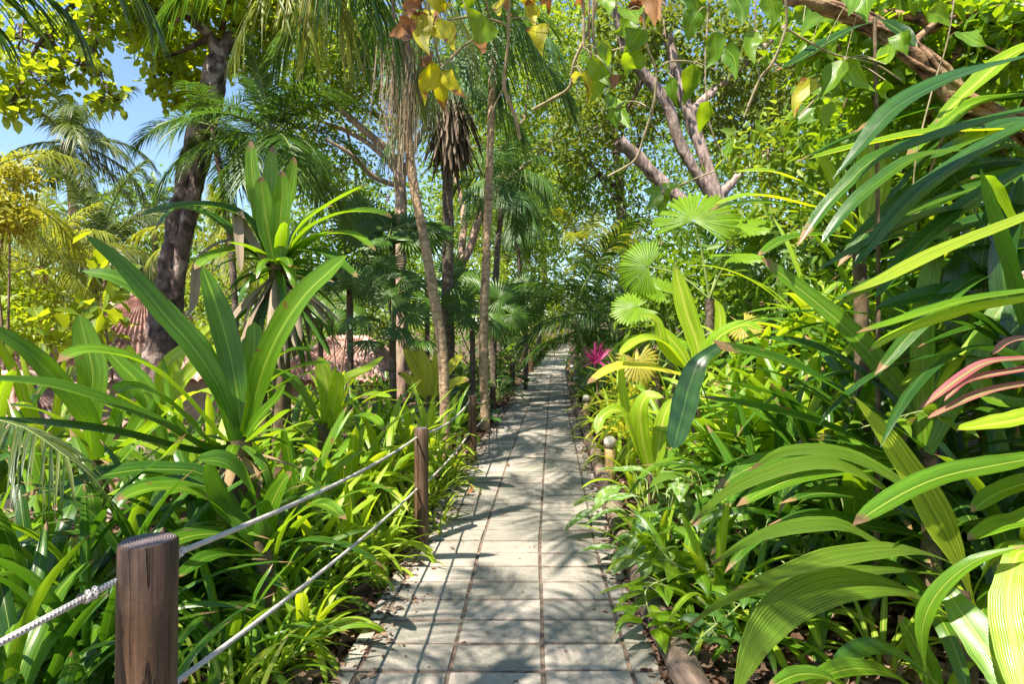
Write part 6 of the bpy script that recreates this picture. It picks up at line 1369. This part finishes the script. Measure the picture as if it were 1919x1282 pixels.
traced_vine('hanging_vine', 'hanging vine with yellowing brown blotched leaves at top centre', [([(800, -20), (812, 60), (826, 125)], 4), ([(955, -20), (952, 84), (945, 161), (965, 215), (975, 260)], 7), ([(812, 45), (870, 32), (930, 38), (957, 55)], 4), ([(826, 128), (870, 85), (920, 55)], 4), ([(945, 161), (920, 220), (915, 300)], 3), ([(905, -20), (915, 20), (912, 40)], 4)], [
    ((776, 48), (730, 66), 42, B_), ((786, -8), (768, 34), 36, B_), ((791, 22), (806, 104), 44, O), ((828, 36), (856, 100), 38, O), ((800, 18), (838, 76), 36, O), ((905, 28), (898, 98), 66, V_), ((893, 75), (902, 103), 26, B_),
    ((824, 126), (796, 198), 40, O), ((823, 130), (835, 218), 32, O), ((832, 132), (878, 185), 30, O), ((840, 115), (862, 168), 26, V_), ((803, 100), (790, 125), 26, B_), ((1010, 45), (1018, 108), 40, O), ((935, 0), (938, 32), 30, O), ((985, -20), (990, 25), 30, O), ((1030, -20), (1028, 30), 34, B_), ((1000, 5), (1004, 50), 34, O),
    ((830, -10), (836, 24), 44, O), ((860, -15), (880, 28), 40, V_), ((770, -10), (780, 30), 40, B_), ((945, -12), (960, 30), 30, B_)], 2.3)
traced_vine('hanging_vine', 'hanging vine with a green and yellow leaf cluster right of top centre', [([(1123, -20), (1110, 40), (1076, 117), (1069, 161), (1035, 185), (999, 205)], 6), ([(1093, -20), (1095, 90)], 6), ([(1113, -10), (1112, 60), (1120, 112)], 6), ([(1105, -10), (1104, 60), (1108, 110)], 5)], [
    ((1108, 108), (1105, 196), 36, V_), ((1092, 132), (1101, 196), 28, O), ((1122, 112), (1154, 166), 30, V_), ((1090, 138), (1077, 158), 22, O), ((1150, 140), (1148, 168), 22, B_), ((1118, 90), (1140, 128), 30, V_), ((1098, 86), (1092, 130), 22, V_), ((1090, -10), (1098, 26), 26, B_), ((1130, -10), (1142, 30), 32, V_)], 2.5)
traced_vine('hanging_vine', 'green star leaved hanging vine with a dried brown flower head, upper right of centre', [([(1205, -20), (1210, 74), (1230, 134), (1224, 201), (1207, 255), (1190, 300), (1140, 330)], 5), ([(1230, 134), (1255, 115), (1300, 116), (1340, 130)], 3), ([(1224, 205), (1190, 190), (1157, 200)], 3), ([(1210, 74), (1170, 88), (1120, 100)], 3), ([(1340, 320), (1290, 340), (1245, 360)], 3), ([(1471, -20), (1473, 50), (1448, 117), (1424, 148), (1394, 221)], 5), ([(1424, 148), (1420, 120), (1430, 105)], 2), ([(1330, -10), (1322, 120), (1330, 230), (1355, 290)], 3), ([(1416, -10), (1416, 80)], 3)], [
    ((1205, 55), (1168, 98), 46, V_), ((1180, 38), (1148, 62), 36, V_), ((1200, 92), (1174, 148), 42, V_), ((1178, 18), (1196, 42), 50, V_), ((1155, 200), (1136, 172), 22, V_), ((1154, 202), (1134, 224), 22, V_), ((1157, 204), (1160, 246), 22, V_), ((1160, 203), (1184, 242), 24, V_), ((1160, 200), (1182, 188), 20, V_),
    ((1240, 362), (1208, 398), 24, V_), ((1241, 364), (1232, 408), 24, V_), ((1243, 364), (1267, 398), 26, V_), ((1238, 360), (1203, 356), 20, V_), ((1244, 360), (1275, 345), 22, V_), ((1200, -20), (1206, 45), 34, B_), ((1215, -15), (1228, 50), 32, B_), ((1225, -10), (1238, 40), 26, B_), ((1196, 0), (1212, 30), 30, B_),
    ((1300, 120), (1280, 200), 34, V_), ((1340, 60), (1322, 130), 36, V_), ((1310, 20), (1290, 80), 40, V_), ((1360, 90), (1380, 150), 36, V_), ((1262, 145), (1270, 200), 24, V_), ((1420, 60), (1415, 120), 34, V_), ((1330, 190), (1310, 250), 30, V_), ((1355, 292), (1372, 260), 24, V_), ((1300, -20), (1320, 40), 44, V_), ((1375, -10), (1390, 50), 40, V_), ((1440, -10), (1450, 50), 40, V_)], 2.7)
traced_vine('hanging_vine', 'vine with broad pale glossy leaves under the thick twisted branch', [([(1473, 52), (1520, 80), (1560, 100), (1590, 108), (1640, 120), (1690, 150)], 4), ([(1790, -10), (1775, 80), (1750, 160), (1720, 280), (1712, 360), (1718, 430)], 3), ([(1590, 108), (1560, 150), (1500, 215)], 3)], [
    ((1578, 112), (1534, 188), 44, V_), ((1584, 112), (1642, 172), 34, V_), ((1622, -25), (1626, 42), 54, V_), ((1600, -15), (1590, 30), 40, V_), ((1530, 150), (1488, 222), 34, O), ((1640, 110), (1690, 90), 30, V_), ((1660, 120), (1680, 70), 30, V_), ((1690, 60), (1700, 105), 34, V_), ((1660, 150), (1672, 200), 28, V_), ((1540, 30), (1500, 70), 34, V_), ((1510, 10), (1480, 40), 34, V_), ((1740, 20), (1780, 50), 34, V_), ((1800, 60), (1850, 85), 36, V_), ((1560, 190), (1550, 240), 28, V_)], 3.1)

# ------------------------------------------------------------------ the wood far behind, one mass
g = rng(77); mb = MB(); n = 14000
ang = g.uniform(-.95, .95, n); rad = g.uniform(34, 62, n); cx = np.sin(ang) * rad; cyy = np.cos(ang) * rad
hmax = 8.5 + 13 * sstep(-.30, -.05, ang) + 3 * np.sin(ang * 9); cz = ground_z(cx, cyy) + g.uniform(0, 1, n) ** .8 * hmax
per = 9; c = np.repeat(np.stack([cx, cyy, cz], 1), per, 0) + g.normal(0, .45, (n * per, 3)); m = n * per; l = g.uniform(.18, .42, m)
leaflets(mb, c, g.normal(size=(m, 3)) - UP * .3, g.normal(0, .6, (m, 3)) + UP, l, l * .5, r=np.clip(np.repeat(g.uniform(0, .8, n), per) + g.uniform(0, .2, m), 0, 1))
tag(mb.build('distant_woods', M['tree_mid']), 'mass of distant green woodland closing the view behind the palms', 'woodland', None, 'stuff')
# low ground cover nobody could count
g = rng(78); mb = MB(); n = 2600
yy = g.uniform(4, 30, n); sd = g.uniform(size=n) < .5; off = g.uniform(.35, 7, n)
x = np.where(sd, path_l(yy) - off - np.where((yy > 10.9) & (yy < 13), 1.6, 0), path_r(yy) + off + .1); c0 = np.stack([x, yy, ground_z(x, yy) + g.uniform(0, .3, n) * sstep(.3, 2, off)], 1); per = 7
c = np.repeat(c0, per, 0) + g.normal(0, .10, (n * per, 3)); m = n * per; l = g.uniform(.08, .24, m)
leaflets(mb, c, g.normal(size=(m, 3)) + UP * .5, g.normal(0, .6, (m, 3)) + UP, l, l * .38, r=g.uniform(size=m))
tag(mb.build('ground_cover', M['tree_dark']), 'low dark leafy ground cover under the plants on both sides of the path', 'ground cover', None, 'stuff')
